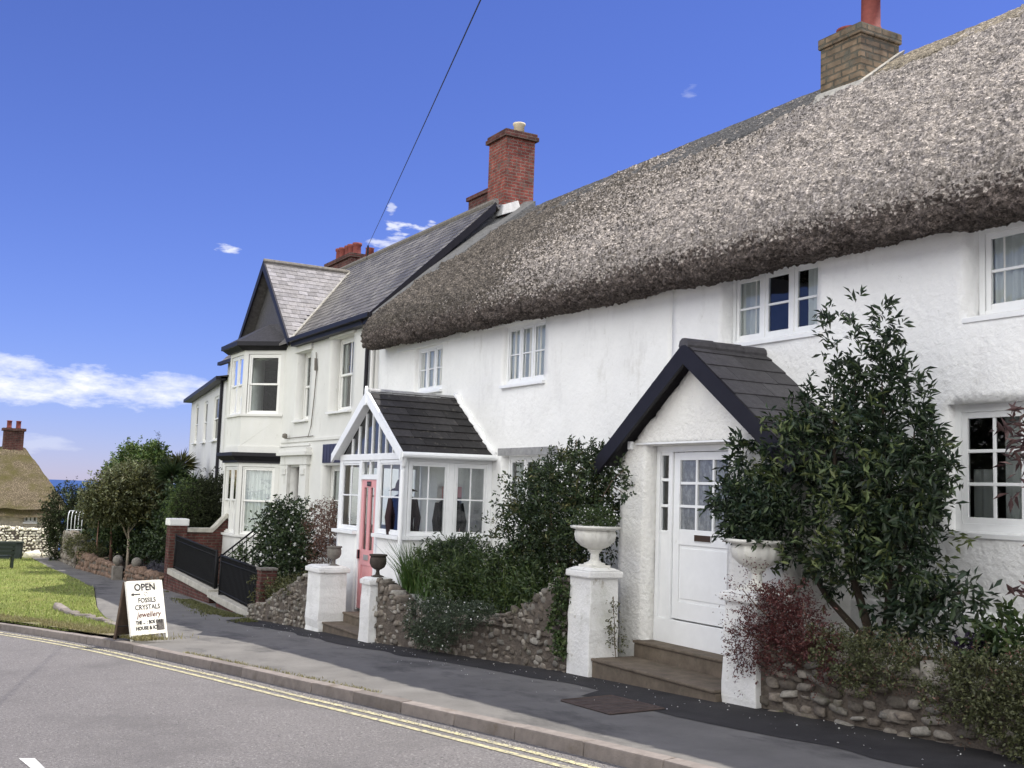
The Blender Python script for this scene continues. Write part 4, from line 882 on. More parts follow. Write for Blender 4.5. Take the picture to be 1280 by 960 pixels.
for sgn in (-1, 1):
    ex = GXc+sgn*(GHW+.06)
    gv.hexa([(ex, GY-.05, 5.98), (GXc, GY-.05, GZ-.22), (ex, GY-.005, 5.98), (GXc, GY-.005, GZ-.22), (ex, GY-.05, 6.16), (GXc, GY-.05, GZ+.05), (ex, GY-.005, 6.16), (GXc, GY-.005, GZ+.05)])
gv.build('bargeboard', black_paint, SH)
vl = MB(); vl.hexa([(GXc+GHW+.0, gy_end(6.16)-.02, 6.19), (GXc+GHW+.14, gy_end(6.16)-.02, 6.19), (GXc-.05, gy_end(GZ), GZ+.02), (GXc+.10, gy_end(GZ), GZ+.02), (GXc+GHW, gy_end(6.16)-.02, 6.235), (GXc+GHW+.14, gy_end(6.16)-.02, 6.225), (GXc-.05, gy_end(GZ), GZ+.07), (GXc+.10, gy_end(GZ), GZ+.06)])
vl.build('valley', mortar, SH)
rg = MB(); rg.tube([(GXc, GY-.03, GZ+.04), (GXc, gy_end(GZ), GZ+.04)], .075, 8); rg.tube([(SX0, RY, RZ+.03), (SX1+.16, RY, RZ+.03)], .08, 8); rg.build('ridge_tiles', old_stone, SH)
gt = MB(); gt.box(-27.25, SX1+.1, EY-.13, EY-.02, 6.07, 6.17); gt.build('gutter', black_paint, SH); gt = MB(); gt.box(-27.3, SX1+.05, EY-.02, 8.99, 5.97, 6.07); gt.build('soffit', black_paint, SH); gt = MB(); gt.box(SX0, BX0-.25, EY-.13, EY-.02, 6.05, 6.15)
gt.build('gutter', black_paint, SH); gt = MB(); gt.hexa([(SX1+.13, EY-.1, 5.96), (SX1+.17, EY-.1, 5.96), (SX1+.13, RY, 8.82), (SX1+.17, RY, 8.82), (SX1+.13, EY-.1, 6.16), (SX1+.17, EY-.1, 6.16), (SX1+.13, RY, RZ+.0), (SX1+.17, RY, RZ+.0)])
gt.build('verge_board', black_paint, SH); gt = MB(); gt.tube([(-22.42, EY-.06, 6.1), (-22.42, 8.93, 5.85), (-22.42, 8.93, -.2)], .045, 10); gt.build('downpipe', black_paint, SH)
pp = MB(); pp.tube([(-22.12, 8.94, 5.9), (-22.12, 8.94, -.2)], .04, 8); pp.build('drainpipe', creampaint, SH); pp = MB(); pp.tube([(-31.9, 8.93, 6.0), (-31.9, 8.93, .5)], .04, 8); pp.build('drainpipe', creampaint, SH)
cb = MB(); cb.tube([(-25.85, 8.96, 5.7), (-25.75, 8.965, 5.3), (-25.83, 8.965, 4.6), (-25.95, 8.965, 3.9), (-26.1, 8.95, 3.62)], .013, 6); cb.tube([(-25.82, 8.95, 5.55), (-25.8, 8.95, 5.25)], .035, 6); cb.tube([(-27.9, 8.94, 3.63), (-25.7, 8.94, 3.64)], .012, 6); cb.build('cable', old_stone, SH)
sc = MB(); sc.lathe((-27.7, 8.88, 3.64), [(.05, 0), (.07, .03), (.06, .1), (.02, .12)], 10); sc.build('alarm_light', old_stone, SH)
# brick chimneys
ck = MB(); ck.box(-22.62, -21.78, 11.85, 12.62, 8.4, 10.62); o = ck.build('chimney', brick_red, SH, bevel=.008)
c2 = MB(); c2.box(-22.69, -21.71, 11.78, 12.69, 10.62, 10.72); c2.box(-22.66, -21.74, 11.81, 12.66, 10.72, 10.80); c2.build('chimney_cap', brick_dark, o, bevel=.01)
c2 = MB(); c2.lathe((-22.15, 12.38, 10.8), [(.13, 0), (.125, .26), (.15, .28), (.15, .32), (.12, .33)], 18); c2.build('chimney_pot', buff_pot, o, smooth=True)
c2 = MB(); c2.hexa([(-22.7, 11.7, 8.75), (-21.6, 11.7, 8.7), (-22.7, 12.2, 8.9), (-21.6, 12.2, 8.9), (-22.66, 11.8, 9.15), (-21.74, 11.8, 8.98), (-22.66, 12.2, 9.25), (-21.74, 12.2, 9.15)]); c2.build('flashing', lead, o, bevel=.02)
ck = MB(); ck.box(-23.9, -22.63, 12.0, 12.9, 8.4, 9.55); ck.box(-23.95, -22.64, 11.95, 12.95, 9.55, 9.65); ck.build('chimney', brick_dark, SH, bevel=.01)
ck = MB(); ck.box(-33.5, -31.3, 11.8, 12.5, 8.4, 9.42); ck.box(-33.56, -31.24, 11.74, 12.56, 9.42, 9.55); o = ck.build('chimney', brick_dark, SH, bevel=.01)
for k, (x, h) in enumerate(((-33.25, .5), (-32.95, .48), (-32.45, .45), (-32.2, .45), (-31.75, .42))):
    c2 = MB(); c2.lathe((x, 12.15, 9.55), [(.15, 0), (.13, .05), (.12, h-.1), (.15, h-.07), (.15, h), (.1, h+.01)], 14); c2.build('chimney_pot', terracotta, o, smooth=True)
ck = MB(); ck.box(-30.55, -30.0, 11.7, 12.3, 8.7, 9.2); o = ck.build('chimney', brick_dark, SH, bevel=.01); c2 = MB(); c2.lathe((-30.3, 12.0, 9.2), [(.14, 0), (.12, .3), (.14, .33), (.1, .34)], 14); c2.build('chimney_pot', terracotta, o, smooth=True)
ck = MB(); ck.tube([(-29.45, 11.6, 9.0), (-29.45, 11.6, 9.4)], .03, 6); ck.build('cable_bracket', dark_metal, SH)

# ============================================================ GREY HOUSE BEYOND
GH = thing('grey_house', 'plain pale grey house at the end of the terrace with three tall sash windows', 'house', (-39, 9.7, -.6))
ang = math.atan2(.138, -.9904); gu = np.array([-.9904, .138, 0.]); gi = np.array([.138, .9904, 0.]); GF = Frame((-34.2, 8.96, 0), gu, gi)
HG = [(7.75, 8.75, 3.92, 5.33), (4.6, 5.6, 3.86, 5.27), (1.27, 2.6, 3.82, 5.24), (2.0, 2.75, 2.0, 2.65)]
V, F = facade(GF, -.05, 10.5, -1.5, 5.62, HG, .3, .3, .004, 41); np_mesh('wall', V, F, grey_render, GH)
g2 = MB(GF); g2.box(-.05, .25, .31, 8, -1.5, 5.62); g2.box(10.2, 10.5, .31, 8, -1.5, 5.62); g2.box(-.05, 10.5, 7.7, 8, -1.5, 5.62); g2.box(.3, 10.1, .4, 7.6, 3.2, 3.4); g2.box(.3, 10.1, 2.4, 2.5, 0, 5.6); g2.build('side_wall', grey_render, GH)
for h in HG[:3]: window(GH, GF, *h, b=.03, cols=1, rows=1, sash_h=True, fw=.03, sw=.035, gm=glass_dark, m=creampaint, sill=.1)
window(GH, GF, *HG[3], b=.1, cols=1, rows=1, fw=.05, gm=glass)
g3 = MB(GF); g3.box(-.2, 10.85, -.30, -.16, 5.60, 5.72); g3.box(-.15, 10.8, -.16, 0, 5.60, 5.66); g3.box(10.5, 10.85, -.3, 8, 5.60, 5.70); g3.build('gutter', black_paint, GH); g3 = MB(GF); g3.tube([(.28, -.06, 5.6), (.28, -.06, .3)], .05, 8); g3.build('drainpipe', black_paint, GH)
g4 = MB(GF); g4.hexa([(-.2, -.25, 5.72), (10.8, -.25, 5.72), (-.2, 8.2, 5.72), (10.8, 8.2, 5.72), (-.2, 3.9, 6.5), (7, 3.9, 6.5), (-.2, 4.1, 6.5), (7, 4.1, 6.5)]); g4.build('roof', slate_m, GH)
# ============================================================ FAR THATCHED COTTAGE
FC = thing('thatched_cottage', 'distant low thatched cottage with mossy roof and pale stone walls behind the green', 'cottage', (-50.2, 1, -.9))
CF = Frame((-50.1, 0, 0), (0, 1, 0), (-1, 0, 0))
V, F = facade(CF, -6, 6.55, -1.3, 1.35, [(5.15, 5.65, .55, 1.08), (1.0, 1.6, .55, 1.05)], .3, .16, .02, 51)
np_mesh('wall', V, F, mat('buff_stone_wall', (.40, .36, .28), rough=.95, var=.3, vscale=7, bump=.03, bscale=14), FC)
window(FC, CF, 5.15, 5.65, .55, 1.08, b=.06, cols=1, rows=1, sashes=3, fw=.03, sw=.025, sill=.04); window(FC, CF, 1.0, 1.6, .55, 1.05, b=.06, cols=1, rows=2, sashes=3, fw=.03, sw=.025)
fi = MB(); fi.box(-56, -50.45, 6.25, 6.5, -1.3, 1.3); fi.box(-56, -50.45, -6, -5.8, -1.3, 1.3); fi.box(-56, -55.8, -5.8, 6.3, -1.3, 1.3); fi.box(-55.7, -50.5, -5.7, 6.2, -.9, -.8); fi.build('side_wall', mat('buff_stone_wall', (0, 0, 0)), FC)
# hipped thatch
EO = .35; e0, e1, yb0, yb1 = -50.1+EO, -56.1, -6.3, 6.85; rx, rz = -53.05, 3.95; ry1 = 5.35
def hipz(x, y):
    d = np.minimum.reduce([(e0-x), (x-e1), (yb1-y)*1.95]); return 1.12+np.clip(d, 0, 3.3)*.88-.04*np.clip(d, 0, 3.3)**2*.5
nx_, ny_ = 90, 190; gx = np.linspace(e1, e0, nx_+1); gy_ = np.linspace(yb0, yb1, ny_+1); XX, YY = np.meshgrid(gx, gy_, indexing='ij')
ZZ = hipz(XX, YY); ZZ = np.minimum(ZZ, 3.72)+.06*vnoise(XX/.2, YY/.16, 3)+.05*vnoise(XX/.6, YY/.5, 4)+.08*vnoise(XX/1.5, YY/1.5, 5)
V = np.stack([XX, YY, ZZ], -1).reshape(-1, 3); a = (np.arange(nx_)[:, None]*(ny_+1)+np.arange(ny_)[None, :]).reshape(-1); F = np.stack([a, a+ny_+1, a+ny_+2, a+1], 1)
V2 = V.copy(); V2[:, 2] -= .32; F2 = F[:, ::-1]+len(V); rim = []
idx = lambda i, j: i*(ny_+1)+j
ring = [idx(i, 0) for i in range(nx_+1)]+[idx(nx_, j) for j in range(1, ny_+1)]+[idx(i, ny_) for i in range(nx_-1, -1, -1)]+[idx(0, j) for j in range(ny_-1, 0, -1)]
rim = [(p, q, q+len(V), p+len(V)) for p, q in zip(ring, ring[1:]+ring[:1])]
np_mesh('thatch_roof', np.concatenate([V, V2]), np.concatenate([F, F2, np.array(rim)]), thatch_old, FC)
cc = MB(); cc.box(-53.35, -52.75, 4.35, 5.15, 3.2, 4.45); cc.box(-53.42, -52.68, 4.28, 5.22, 4.40, 4.52); o = cc.build('chimney', brick_dark, FC, bevel=.01)
for y in (4.55, 4.92): c2 = MB(); c2.lathe((-53.05, y, 4.52), [(.12, 0), (.1, .05), (.1, .3), (.13, .32), (.08, .34)], 12); c2.build('chimney_pot', terracotta, o, smooth=True)
PSW = rubble_wall('limestone_wall', 'sunlit pale limestone wall along the foot of the distant thatched cottage', Frame((-49.55, 0, 0), (0, 1, 0), (-1, 0, 0)), -3.0, 6.45, lambda u: float(G(-49.5, u)), lambda u: .32+.05*math.sin(u*2), .35, .05, .10, 61, pale_stone)

# ============================================================ GARDEN WALLS, PILLARS, STEPS, URNS
def path_frame(p, q): p = np.array(p, float); q = np.array(q, float); d = q-p; L = np.linalg.norm(d); u = d/L; i = np.array([-u[1], u[0]]); i = i if i[1] > 0 else -i; return Frame((p[0], p[1], 0), (u[0], u[1], 0), (i[0], i[1], 0)), L
def gb_(f): return lambda u: float(G(f(u, 0, 0)[0], f(u, 0, 0)[1]))
f, L = path_frame((-15.98, 6.72), (-11.43, 7.32)); topm = lambda u: float(np.interp(-15.98+u*.991, [-16, -15.6, -15.2, -14.6, -13.9, -13.1, -12.6, -12.2, -11.75, -11.4], [1.0, .86, .66, .58, .62, .72, .82, 1.0, 1.32, 1.42]))
rubble_wall('garden_wall', 'rough stone garden wall dipping in the middle below the glazed porch', f, 0, L, gb_(f), topm, .32, .028, .085, 71, cover=.8)
f, L = path_frame((-21.75, 6.42), (-18.85, 6.62)); topl = lambda u: float(np.interp(-21.75+u, [-21.8, -21.0, -20.2, -19.4, -18.8], [.0, .12, .42, .70, .88]))
rubble_wall('garden_wall', 'short rough stone wall sloping up to the white pillar beside the black railings', f, 0, L, gb_(f), topl, .32, .028, .085, 72, cover=.8)
f, L = path_frame((-8.22, 7.46), (-1.5, 7.66)); topr = lambda u: .98+.04*math.sin(u*1.3)
rubble_wall('garden_wall', 'layered stone retaining wall under the trailing hedge at the right', f, 0, L, gb_(f), topr, .35, .05, .16, 73, flat=.55)
def pillar(label, x0, x1, y0, y1, top, seed, cap=.05):
    zb = float(G((x0+x1)/2, y0)); t = thing('gate_pillar', label, 'pillar', ((x0+x1)/2, (y0+y1)/2, zb), 'white painted gate pillars')
    P = MB(); n = 9; r = np.random.default_rng(seed); prev = None
    for k in range(n+1):
        z = zb-.2+(top-.10-zb+.2)*k/n; s = .018*(1-k/n)+.006; j = r.normal(0, s*.35, 4)
        ring = [(x0-s+j[0], y0-s+j[1], z), (x1+s+j[2], y0-s+j[1], z), (x1+s+j[2], y1+s+j[3], z), (x0-s+j[0], y1+s+j[3], z)]
        if prev:
            for i in range(4): P.add([prev[i], prev[(i+1) % 4], ring[(i+1) % 4], ring[i]])
        prev = ring
    P.build('shaft', pillar_m, t, bevel=.012); c = MB(); c.hexa([(x0-cap, y0-cap, top-.10), (x1+cap, y0-cap, top-.10), (x0-cap, y1+cap, top-.10), (x1+cap, y1+cap, top-.10), (x0-cap, y0-cap, top-.02), (x1+cap, y0-cap, top-.02), (x0-cap, y1+cap, top-.02), (x1+cap, y1+cap, top-.02)])
    c.hexa([(x0-cap+.01, y0-cap+.01, top-.018), (x1+cap-.01, y0-cap+.01, top-.018), (x0-cap+.01, y1+cap-.01, top-.018), (x1+cap-.01, y1+cap-.01, top-.018), (x0+.03, y0+.03, top+.015), (x1-.03, y0+.03, top+.015), (x0+.03, y1-.03, top+.015), (x1-.03, y1-.03, top+.015)])
    c.build('cap', pillar_m, t, bevel=.018); return t
pillar('square white pillar left of the white door steps, carrying a white urn', -11.39, -10.95, 7.3, 7.68, 1.55, 1)
pillar('square white pillar right of the white door steps, partly behind red foliage', -8.70, -8.24, 7.42, 7.82, 1.52, 2)
pillar('low broad white pillar left of the pink door steps', -18.78, -18.16, 6.58, 7.05, 1.05, 3)
pillar('narrow white pillar right of the pink door steps, carrying a small dark urn', -16.36, -16.02, 6.62, 6.98, 1.03, 4, .035)
def steps(label, x0, x1, ys, tops, yend, zb):
    t = thing('doorstep', label, 'steps', ((x0+x1)/2, ys[0], zb))
    for k, (y, z) in enumerate(zip(ys, tops)):
        s = MB(); ye = yend if k == len(ys)-1 else ys[k+1]+.02; s.box(x0+.004*k, x1-.004*k, y, ye, zb-.3, z); s.box(x0-.0, x1+.0, y-.02, ye-.021*(k < len(ys)-1), z+.001, z+.036) ; s.build('step', step_m, t, bevel=.014)
steps('two worn brown steps up to the white door', -10.93, -8.72, [7.33, 7.92], [.50, .69], 8.17, .3)
steps('brown stone steps up to the pink door', -18.15, -16.38, [6.66, 7.02], [.10, .26], 7.37, -.02)
URN = [(.13, 0), (.145, .02), (.14, .05), (.085, .07), (.06, .10), (.055, .17), (.075, .20), (.10, .215), (.09, .23), (.18, .27), (.255, .34), (.275, .42), (.26, .47), (.265, .485), (.325, .50), (.33, .53), (.30, .535), (.26, .50), (.2, .49)]
def urn(label, c, s, m, group=None, prof=URN, fl=.022):
    t = thing('garden_urn', label, 'urn', c, group)
    b = MB(); b.lathe(c, [(r*s, z*s) for r, z in prof[:9]], 28); b.box(c[0]-.15*s, c[0]+.15*s, c[1]-.15*s, c[1]+.15*s, c[2]-.001, c[2]+.03*s); b.build('pedestal', m, t, smooth=False)
    b = MB(); b.lathe(c, [(r*s, z*s) for r, z in prof[8:13]], 64, 16, fl); b.lathe((c[0], c[1], c[2]+.001), [(r*s, z*s) for r, z in prof[12:]], 32); b.build('bowl', m, t, smooth=True); return t
urn('white fluted urn of small white flowers on the pillar left of the white door', (-11.17, 7.49, 1.565), .92, urn_m, 'white fluted urns')
urn('white fluted urn holding a leafy evergreen on the pillar right of the white door', (-8.47, 7.62, 1.535), .94, urn_m, 'white fluted urns')
GOB = [(.16, 0), (.17, .03), (.07, .07), (.05, .17), (.06, .20), (.08, .22), (.10, .225), (.11, .23), (.12, .235), (.20, .29), (.25, .40), (.25, .52), (.23, .60), (.235, .61), (.27, .63), (.27, .67), (.24, .67), (.2, .62), (.15, .60)]
urn('small dark goblet shaped urn on the narrow pillar beside the pink door', (-16.19, 6.80, 1.045), .52, mat('dark_brown_stone', (.055, .045, .038), rough=.9, var=.3, vscale=12, bump=.01), None, GOB, 0)
urn('weathered grey pot on the low broad white pillar beside the pink door', (-18.36, 6.88, 1.06), .50, old_stone, None, GOB, 0)
# railings and plinth in front of the cream house
RP = thing('plinth_wall', 'low brick plinth with pale concrete coping under the black railings', 'wall', (-26, 6.8, -.4))
for (x0, x1, z0, z1, y) in ((-30.3, -25.95, .10, -.06, 6.70), (-24.95, -21.85, -.10, -.20, 6.60)):
    b = MB(); b.hexa([(x0, y+.03, -.9), (x1, y+.03, -.9), (x0, y+.3, -.9), (x1, y+.3, -.9), (x0, y+.03, z0-.12), (x1, y+.03, z1-.12), (x0, y+.3, z0-.12), (x1, y+.3, z1-.12)]); b.build('brickwork', brick_dark, RP)
    b = MB(); b.hexa([(x0, y, z0-.119), (x1, y, z1-.119), (x0, y+.33, z0-.119), (x1, y+.33, z1-.119), (x0, y, z0+.03), (x1, y, z1+.03), (x0, y+.33, z0+.03), (x1, y+.33, z1+.03)]); b.build('coping', mat('pale_concrete', (.40, .38, .33), rough=.9, var=.25, vscale=5, bump=.006, bscale=50), RP, bevel=.02)
b = MB(); b.hexa([(-25.95, 6.68, -.20), (-24.95, 6.62, -.22), (-25.95, 7.3, -.20), (-24.95, 7.3, -.22), (-25.95, 6.68, -.09), (-24.95, 6.62, -.11), (-25.95, 7.3, -.09), (-24.95, 7.3, -.11)]); b.build('gate_sill', MATS['pale_concrete'], RP, bevel=.015)
def railing(label, p, q, zb, zt, gap=.10, sheet_=True):
    t = thing('iron_railing', label, 'railing', (*p, zb[0]), 'black iron railings'); n = int(math.hypot(q[0]-p[0], q[1]-p[1])/gap); b = MB()
    for k in range(n+1):
        s = k/n; x, y = p[0]+(q[0]-p[0])*s, p[1]+(q[1]-p[1])*s; z0, z1 = zb[0]+(zb[1]-zb[0])*s, zt[0]+(zt[1]-zt[0])*s; b.box(x-.008, x+.008, y-.008, y+.008, z0, z1)
    b.build('bars', dark_metal, t)
    b = MB(); b.tube([(*p, zt[0]), (*q, zt[1])], .022, 8); b.tube([(*p, zt[0]-.12), (*q, zt[1]-.12)], .014, 6); b.tube([(*p, zb[0]+.1), (*q, zb[1]+.1)], .014, 6); b.build('rail', dark_metal, t, smooth=True)
    b = MB(); b.tube([(*p, zb[0]-.05), (*p, zt[0]+.04)], .025, 8); b.build('post', dark_metal, t, smooth=True); b = MB(); b.tube([(*q, zb[1]-.05), (*q, zt[1]+.04)], .025, 8); b.build('post', dark_metal, t, smooth=True)
    if sheet_:
        b = MB(); b.add([(p[0], p[1]+.03, zb[0]+.02), (q[0], q[1]+.03, zb[1]+.02), (q[0], q[1]+.03, zt[1]-.02), (p[0], p[1]+.03, zt[0]-.02)]); b.build('backing_mesh', mat('black_mesh', (.014, .014, .016), rough=.8), t)
    return t
railing('black railing panel between the brick pillar and the gate gap', (-30.2, 6.86), (-26.0, 6.86), (.08, -.04), (1.0, .84))
railing('long black railing panel nearest the sloping stone wall', (-25.35, 6.80), (-22.0, 6.75), (-.10, -.20), (.78, .72))
railing('black sloping handrail climbing to the cream house door, the farther of the two', (-26.2, 6.95), (-26.2, 8.1), (-.1, .6), (.66, 1.6), .16, False)
railing('black sloping handrail climbing to the cream house door, the nearer of the two', (-25.3, 7.15), (-25.3, 8.2), (-.1, .5), (.62, 1.5), .16, False)
so_ = thing('doorstep', 'pale flight of steps between the sloping handrails', 'steps', (-25.8, 7.3, -.3)); 
for k in range(5): b = MB(); b.box(-26.9, -25.0, 7.35+.3*k, 9.0, -.4, .05+.15*k); b.build('step', MATS['pale_concrete'], so_, bevel=.01)
pg_ = thing('brick_post', 'narrow red brick post at the near end of the black railings', 'pillar', (-21.7, 6.75, -.2)); b = MB(); b.box(-21.95, -21.70, 6.62, 6.95, -.5, .72); b.build('shaft', brick_dark, pg_, bevel=.006); b = MB(); b.box(-21.97, -21.68, 6.60, 6.97, .72, .77); b.build('cap', old_stone, pg_, bevel=.01)
brick_wall_m = brick_dark
bw = thing('brick_wall', 'dark red brick side wall with pale coping joining the bay window', 'wall', (-30.5, 7.6, -.4))
b = MB(); b.hexa([(-30.62, 7.18, -.6), (-30.40, 7.18, -.6), (-30.62, 7.85, -.6), (-30.40, 7.85, -.6), (-30.62, 7.18, 1.08), (-30.40, 7.18, 1.08), (-30.62, 7.85, 1.08), (-30.40, 7.85, 1.08)]); b.hexa([(-30.62, 7.85, -.6), (-30.40, 7.85, -.6), (-30.62, 8.3, -.6), (-30.40, 8.3, -.6), (-30.62, 7.85, 1.08), (-30.40, 7.85, 1.08), (-30.62, 8.3, 1.55), (-30.40, 8.3, 1.55)]); b.build('brickwork', brick_dark, bw)
b = MB(); b.hexa([(-30.68, 7.18, 1.081), (-30.34, 7.18, 1.081), (-30.68, 7.87, 1.081), (-30.34, 7.87, 1.081), (-30.68, 7.18, 1.2), (-30.34, 7.18, 1.2), (-30.68, 7.87, 1.2), (-30.34, 7.87, 1.2)]); b.hexa([(-30.68, 7.871, 1.09), (-30.34, 7.871, 1.09), (-30.68, 8.32, 1.57), (-30.34, 8.32, 1.57), (-30.68, 7.871, 1.21), (-30.34, 7.871, 1.21), (-30.68, 8.32, 1.70), (-30.34, 8.32, 1.70)]); b.build('coping', MATS['pale_concrete'], bw, bevel=.012)
bp_ = thing('brick_pillar', 'tall brick pillar with a white cap at the far end of the black railings', 'pillar', (-30.5, 6.9, -.5)); b = MB(); b.box(-30.75, -30.33, 6.72, 7.17, -.7, 1.25); b.build('shaft', brick_dark, bp_, bevel=.006); b = MB(); b.box(-30.79, -30.29, 6.68, 7.21, 1.25, 1.44); b.build('cap', pillar_m, bp_, bevel=.03)
# left side: low walls, finials, bench, cabinet
f, L = path_frame((-46.6, 6.15), (-41.0, 5.95)); rubble_wall('garden_wall', 'tall weathered stone wall end beside the shrubs at the far path', f, 0, L, gb_(f), lambda u: float(np.interp(u, [0, 1.5, 3, 5.6], [.05, .25, .32, -.05])), .5, .05, .2, 75)
f, L = path_frame((-40.8, 5.95), (-34.9, 6.2)); lw = rubble_wall('garden_wall', 'low brown stone edging wall under the pale trunks', f, 0, L, gb_(f), lambda u: float(np.interp(u, [0, 3, 5.8], [-.15, -.22, -.20])), .3, .05, .16, 76, m=mat('brown_edging_stone', (.17, .115, .085), rough=.95, island=.25, var=.25, bump=.01))
f, L = path_frame((-34.3, 6.35), (-30.8, 6.6)); rubble_wall('garden_wall', 'low red stone bed edging beside the brick pillar', f, 0, L, gb_(f), lambda u: -.16, .3, .05, .14, 77, m=MATS['brown_edging_stone'])
for (x, y, lab) in ((-34.6, 6.2, 'left'), (-33.6, 6.55, 'right')):
    t = thing('stone_finial', 'round stone ball on a short post at the %s of the planting gap' % lab, 'finial', (x, y, -.5), 'stone ball finials'); b = MB(); b.box(x-.14, x+.14, y-.14, y+.14, -.7, -.12); b.build('post', old_stone, t, bevel=.02); b = MB(); b.lathe((x, y, -.12), [(.05, 0), (.07, .03), (.12, .08), (.15, .16), (.13, .25), (.07, .30), (.01, .315)], 16); b.build('ball', old_stone, t, smooth=True)
bn = thing('park_bench', 'dark green slatted bench on the lawn at the left edge', 'bench', (-41, 3.2, -.7)); zb = float(G(-41, 3.2))
BM = mat('dark_green_paint', (.018, .026, .020), rough=.5)
b = MB()
for k in range(3): b.box(-41.25+.13*k, -41.14+.13*k, 1.9, 4.0, zb+.42, zb+.45)
b.build('seat', BM, bn, bevel=.004); b = MB()
for k in range(3): b.box(-40.82, -40.79, 1.9, 4.0, zb+.52+.13*k, zb+.62+.13*k)
b.build('backrest', BM, bn, bevel=.004)
for y in (1.95, 3.9):
    b = MB(); b.box(-40.86, -40.80, y, y+.07, zb-.05, zb+.88); b.build('leg', BM, bn, bevel=.004); b = MB(); b.box(-41.26, -41.20, y, y+.07, zb-.05, zb+.62); b.box(-41.26, -40.8, y+.001, y+.069, zb+.62, zb+.66); b.build('leg', BM, bn, bevel=.004)
cbn = thing('utility_cabinet', 'flat topped dark green cabinet standing behind the bench', 'cabinet', (-48, 4.2, -.9)); b = MB(); b.box(-48.3, -47.95, 3.0, 4.95, -1.0, -.20); b.build('body', mat('green_cabinet_paint', (.035, .045, .04), rough=.6, var=.2, vscale=4), cbn, bevel=.01); b = MB(); b.box(-48.34, -47.91, 2.96, 4.99, -.20, -.15); b.build('lid', MATS['green_cabinet_paint'], cbn, bevel=.01)
for k in range(2): b = MB(); b.box(-47.948, -47.93, 3.05+.95*k, 3.95+.95*k, -.9, -.25); b.build('door', MATS['green_cabinet_paint'], cbn, bevel=.006)
wg = thing('metal_gate', 'pale metal frame with curved vertical bars standing behind the stone wall', 'gate', (-44.5, 6.5, 0)); wm = mat('pale_metal', (.55, .57, .58), rough=.4, metal=.3)
for k in range(5):
    y = 6.08+.125*k; b = MB(); b.tube([(-44.5, y, -.5), (-44.5, y, .95), (-44.54, y+.02, 1.10), (-44.62, y+.05, 1.18), (-44.72, y+.08, 1.20)], .016, 8); b.build('bar', wm, wg, smooth=True)
b = MB(); b.tube([(-44.5, 6.05, .5), (-44.5, 6.6, .5)], .016, 8); b.tube([(-44.5, 6.05, .42), (-44.5, 6.6, .42)], .012, 8); b.tube([(-44.72, 6.16, 1.2), (-44.72, 6.66, 1.2)], .016, 8); b.build('rail', wm, wg, smooth=True)
# sawn boulders at the foot of the far wall
for (y, s) in ((5.4, .22), (5.95, .17)):
    t = stones('boulder', Frame((-48.9, y, float(G(-48.9, y)))), [(0, 0, s*.4, s, s, s*.8)], pale_stone, None, int(y*10)); tag(t, ('larger' if s > .2 else 'smaller')+' pale boulder at the foot of the far limestone wall', 'boulder', 'pale boulders')
# utility cover in the pavement
uc = MB(); cz = lambda x, y, d: (x, y, float(G(x, y))+d); P4 = [(-9.55, 6.05), (-8.62, 6.0), (-8.62, 6.62), (-9.55, 6.66)]
uc.add([cz(*p, .010) for p in P4]); 
for i in range(4):
    a, b = np.array(P4[i]), np.array(P4[(i+1) % 4]); uc.tube([cz(*a, .010), cz(*b, .010)], .012, 4)
for k in range(1, 6): uc.tube([cz(-9.5+.155*k, 6.05, .01), cz(-9.5+.155*k, 6.63, .01)], .006, 4)
uc.build('utility_cover', mat('rusty_cast_iron', (.07, .052, .045), rough=.8, var=.35, vscale=9, bump=.006), None)
uc = bpy.data.objects['utility_cover']; tag(uc, 'rusty rectangular utility cover set in the pavement near the white door steps', 'drain cover')

# ============================================================ SIGN BOARD
AB = thing('sandwich_board', 'weathered white sandwich board painted with OPEN, fossils and crystals on the kerb edge', 'sign', (-18.3, 3.75, -.1))
bl, br = np.array((-18.03, 3.52, float(G(-18.03, 3.52))+.0)), np.array((-18.45, 4.16, float(G(-18.45, 4.16))+.0)); wdir = (br-bl); WB = np.linalg.norm(wdir); wdir /= WB
nrm = np.cross(wdir, (0, 0, 1)); nrm /= np.linalg.norm(nrm)
if nrm[0] < 0: nrm = -nrm
lean = math.radians(14); up = np.array([0, 0, 1])*math.cos(lean)-nrm*math.sin(lean); up = up-wdir*(up@wdir); up /= np.linalg.norm(up); inn = np.cross(wdir, up); inn = inn if inn@nrm < 0 else -inn
HB = .93; BF_ = Frame(bl, wdir, inn, up)
board_m = mat('weathered_sign_white', (.82, .80, .72), rough=.6, var=.08, vscale=6, stain=[((.50, .46, .36), 5, .5, .75, (1, 1, 1)), ((.40, .37, .30), 16, .6, .68, (1, 1, 1)), ((.14, .12, .10), 24, .66, .70, (1, 1, 1))])
wood_m = mat('dark_sign_wood', (.10, .07, .05), rough=.8, var=.3, vscale=8)
b = MB(BF_); b.box(.03, WB-.03, 0, .018, .10, HB-.01); o = b.build('front_panel', board_m, AB, bevel=.003)
b = MB(BF_); b.box(0, .035, -.006, .03, -.0, HB); b.box(WB-.035, WB, -.006, .03, 0.0, HB); b.box(.035, WB-.035, -.005, .03, HB-.03, HB+.005); b.box(.035, WB-.035, -.005, .03, .08, .11); b.build('frame', board_m, AB, bevel=.003)
lean2 = math.radians(8); up2 = np.array([0, 0, 1])*math.cos(lean2)+nrm*math.sin(lean2); up2 /= np.linalg.norm(up2); top_p = BF_(0, 0, HB); bb0 = top_p-up2*(HB+.0)-nrm*.03
B2 = Frame(bb0, wdir, -nrm*math.cos(lean)+np.array([0, 0, 1])*math.sin(lean)*0, up2)
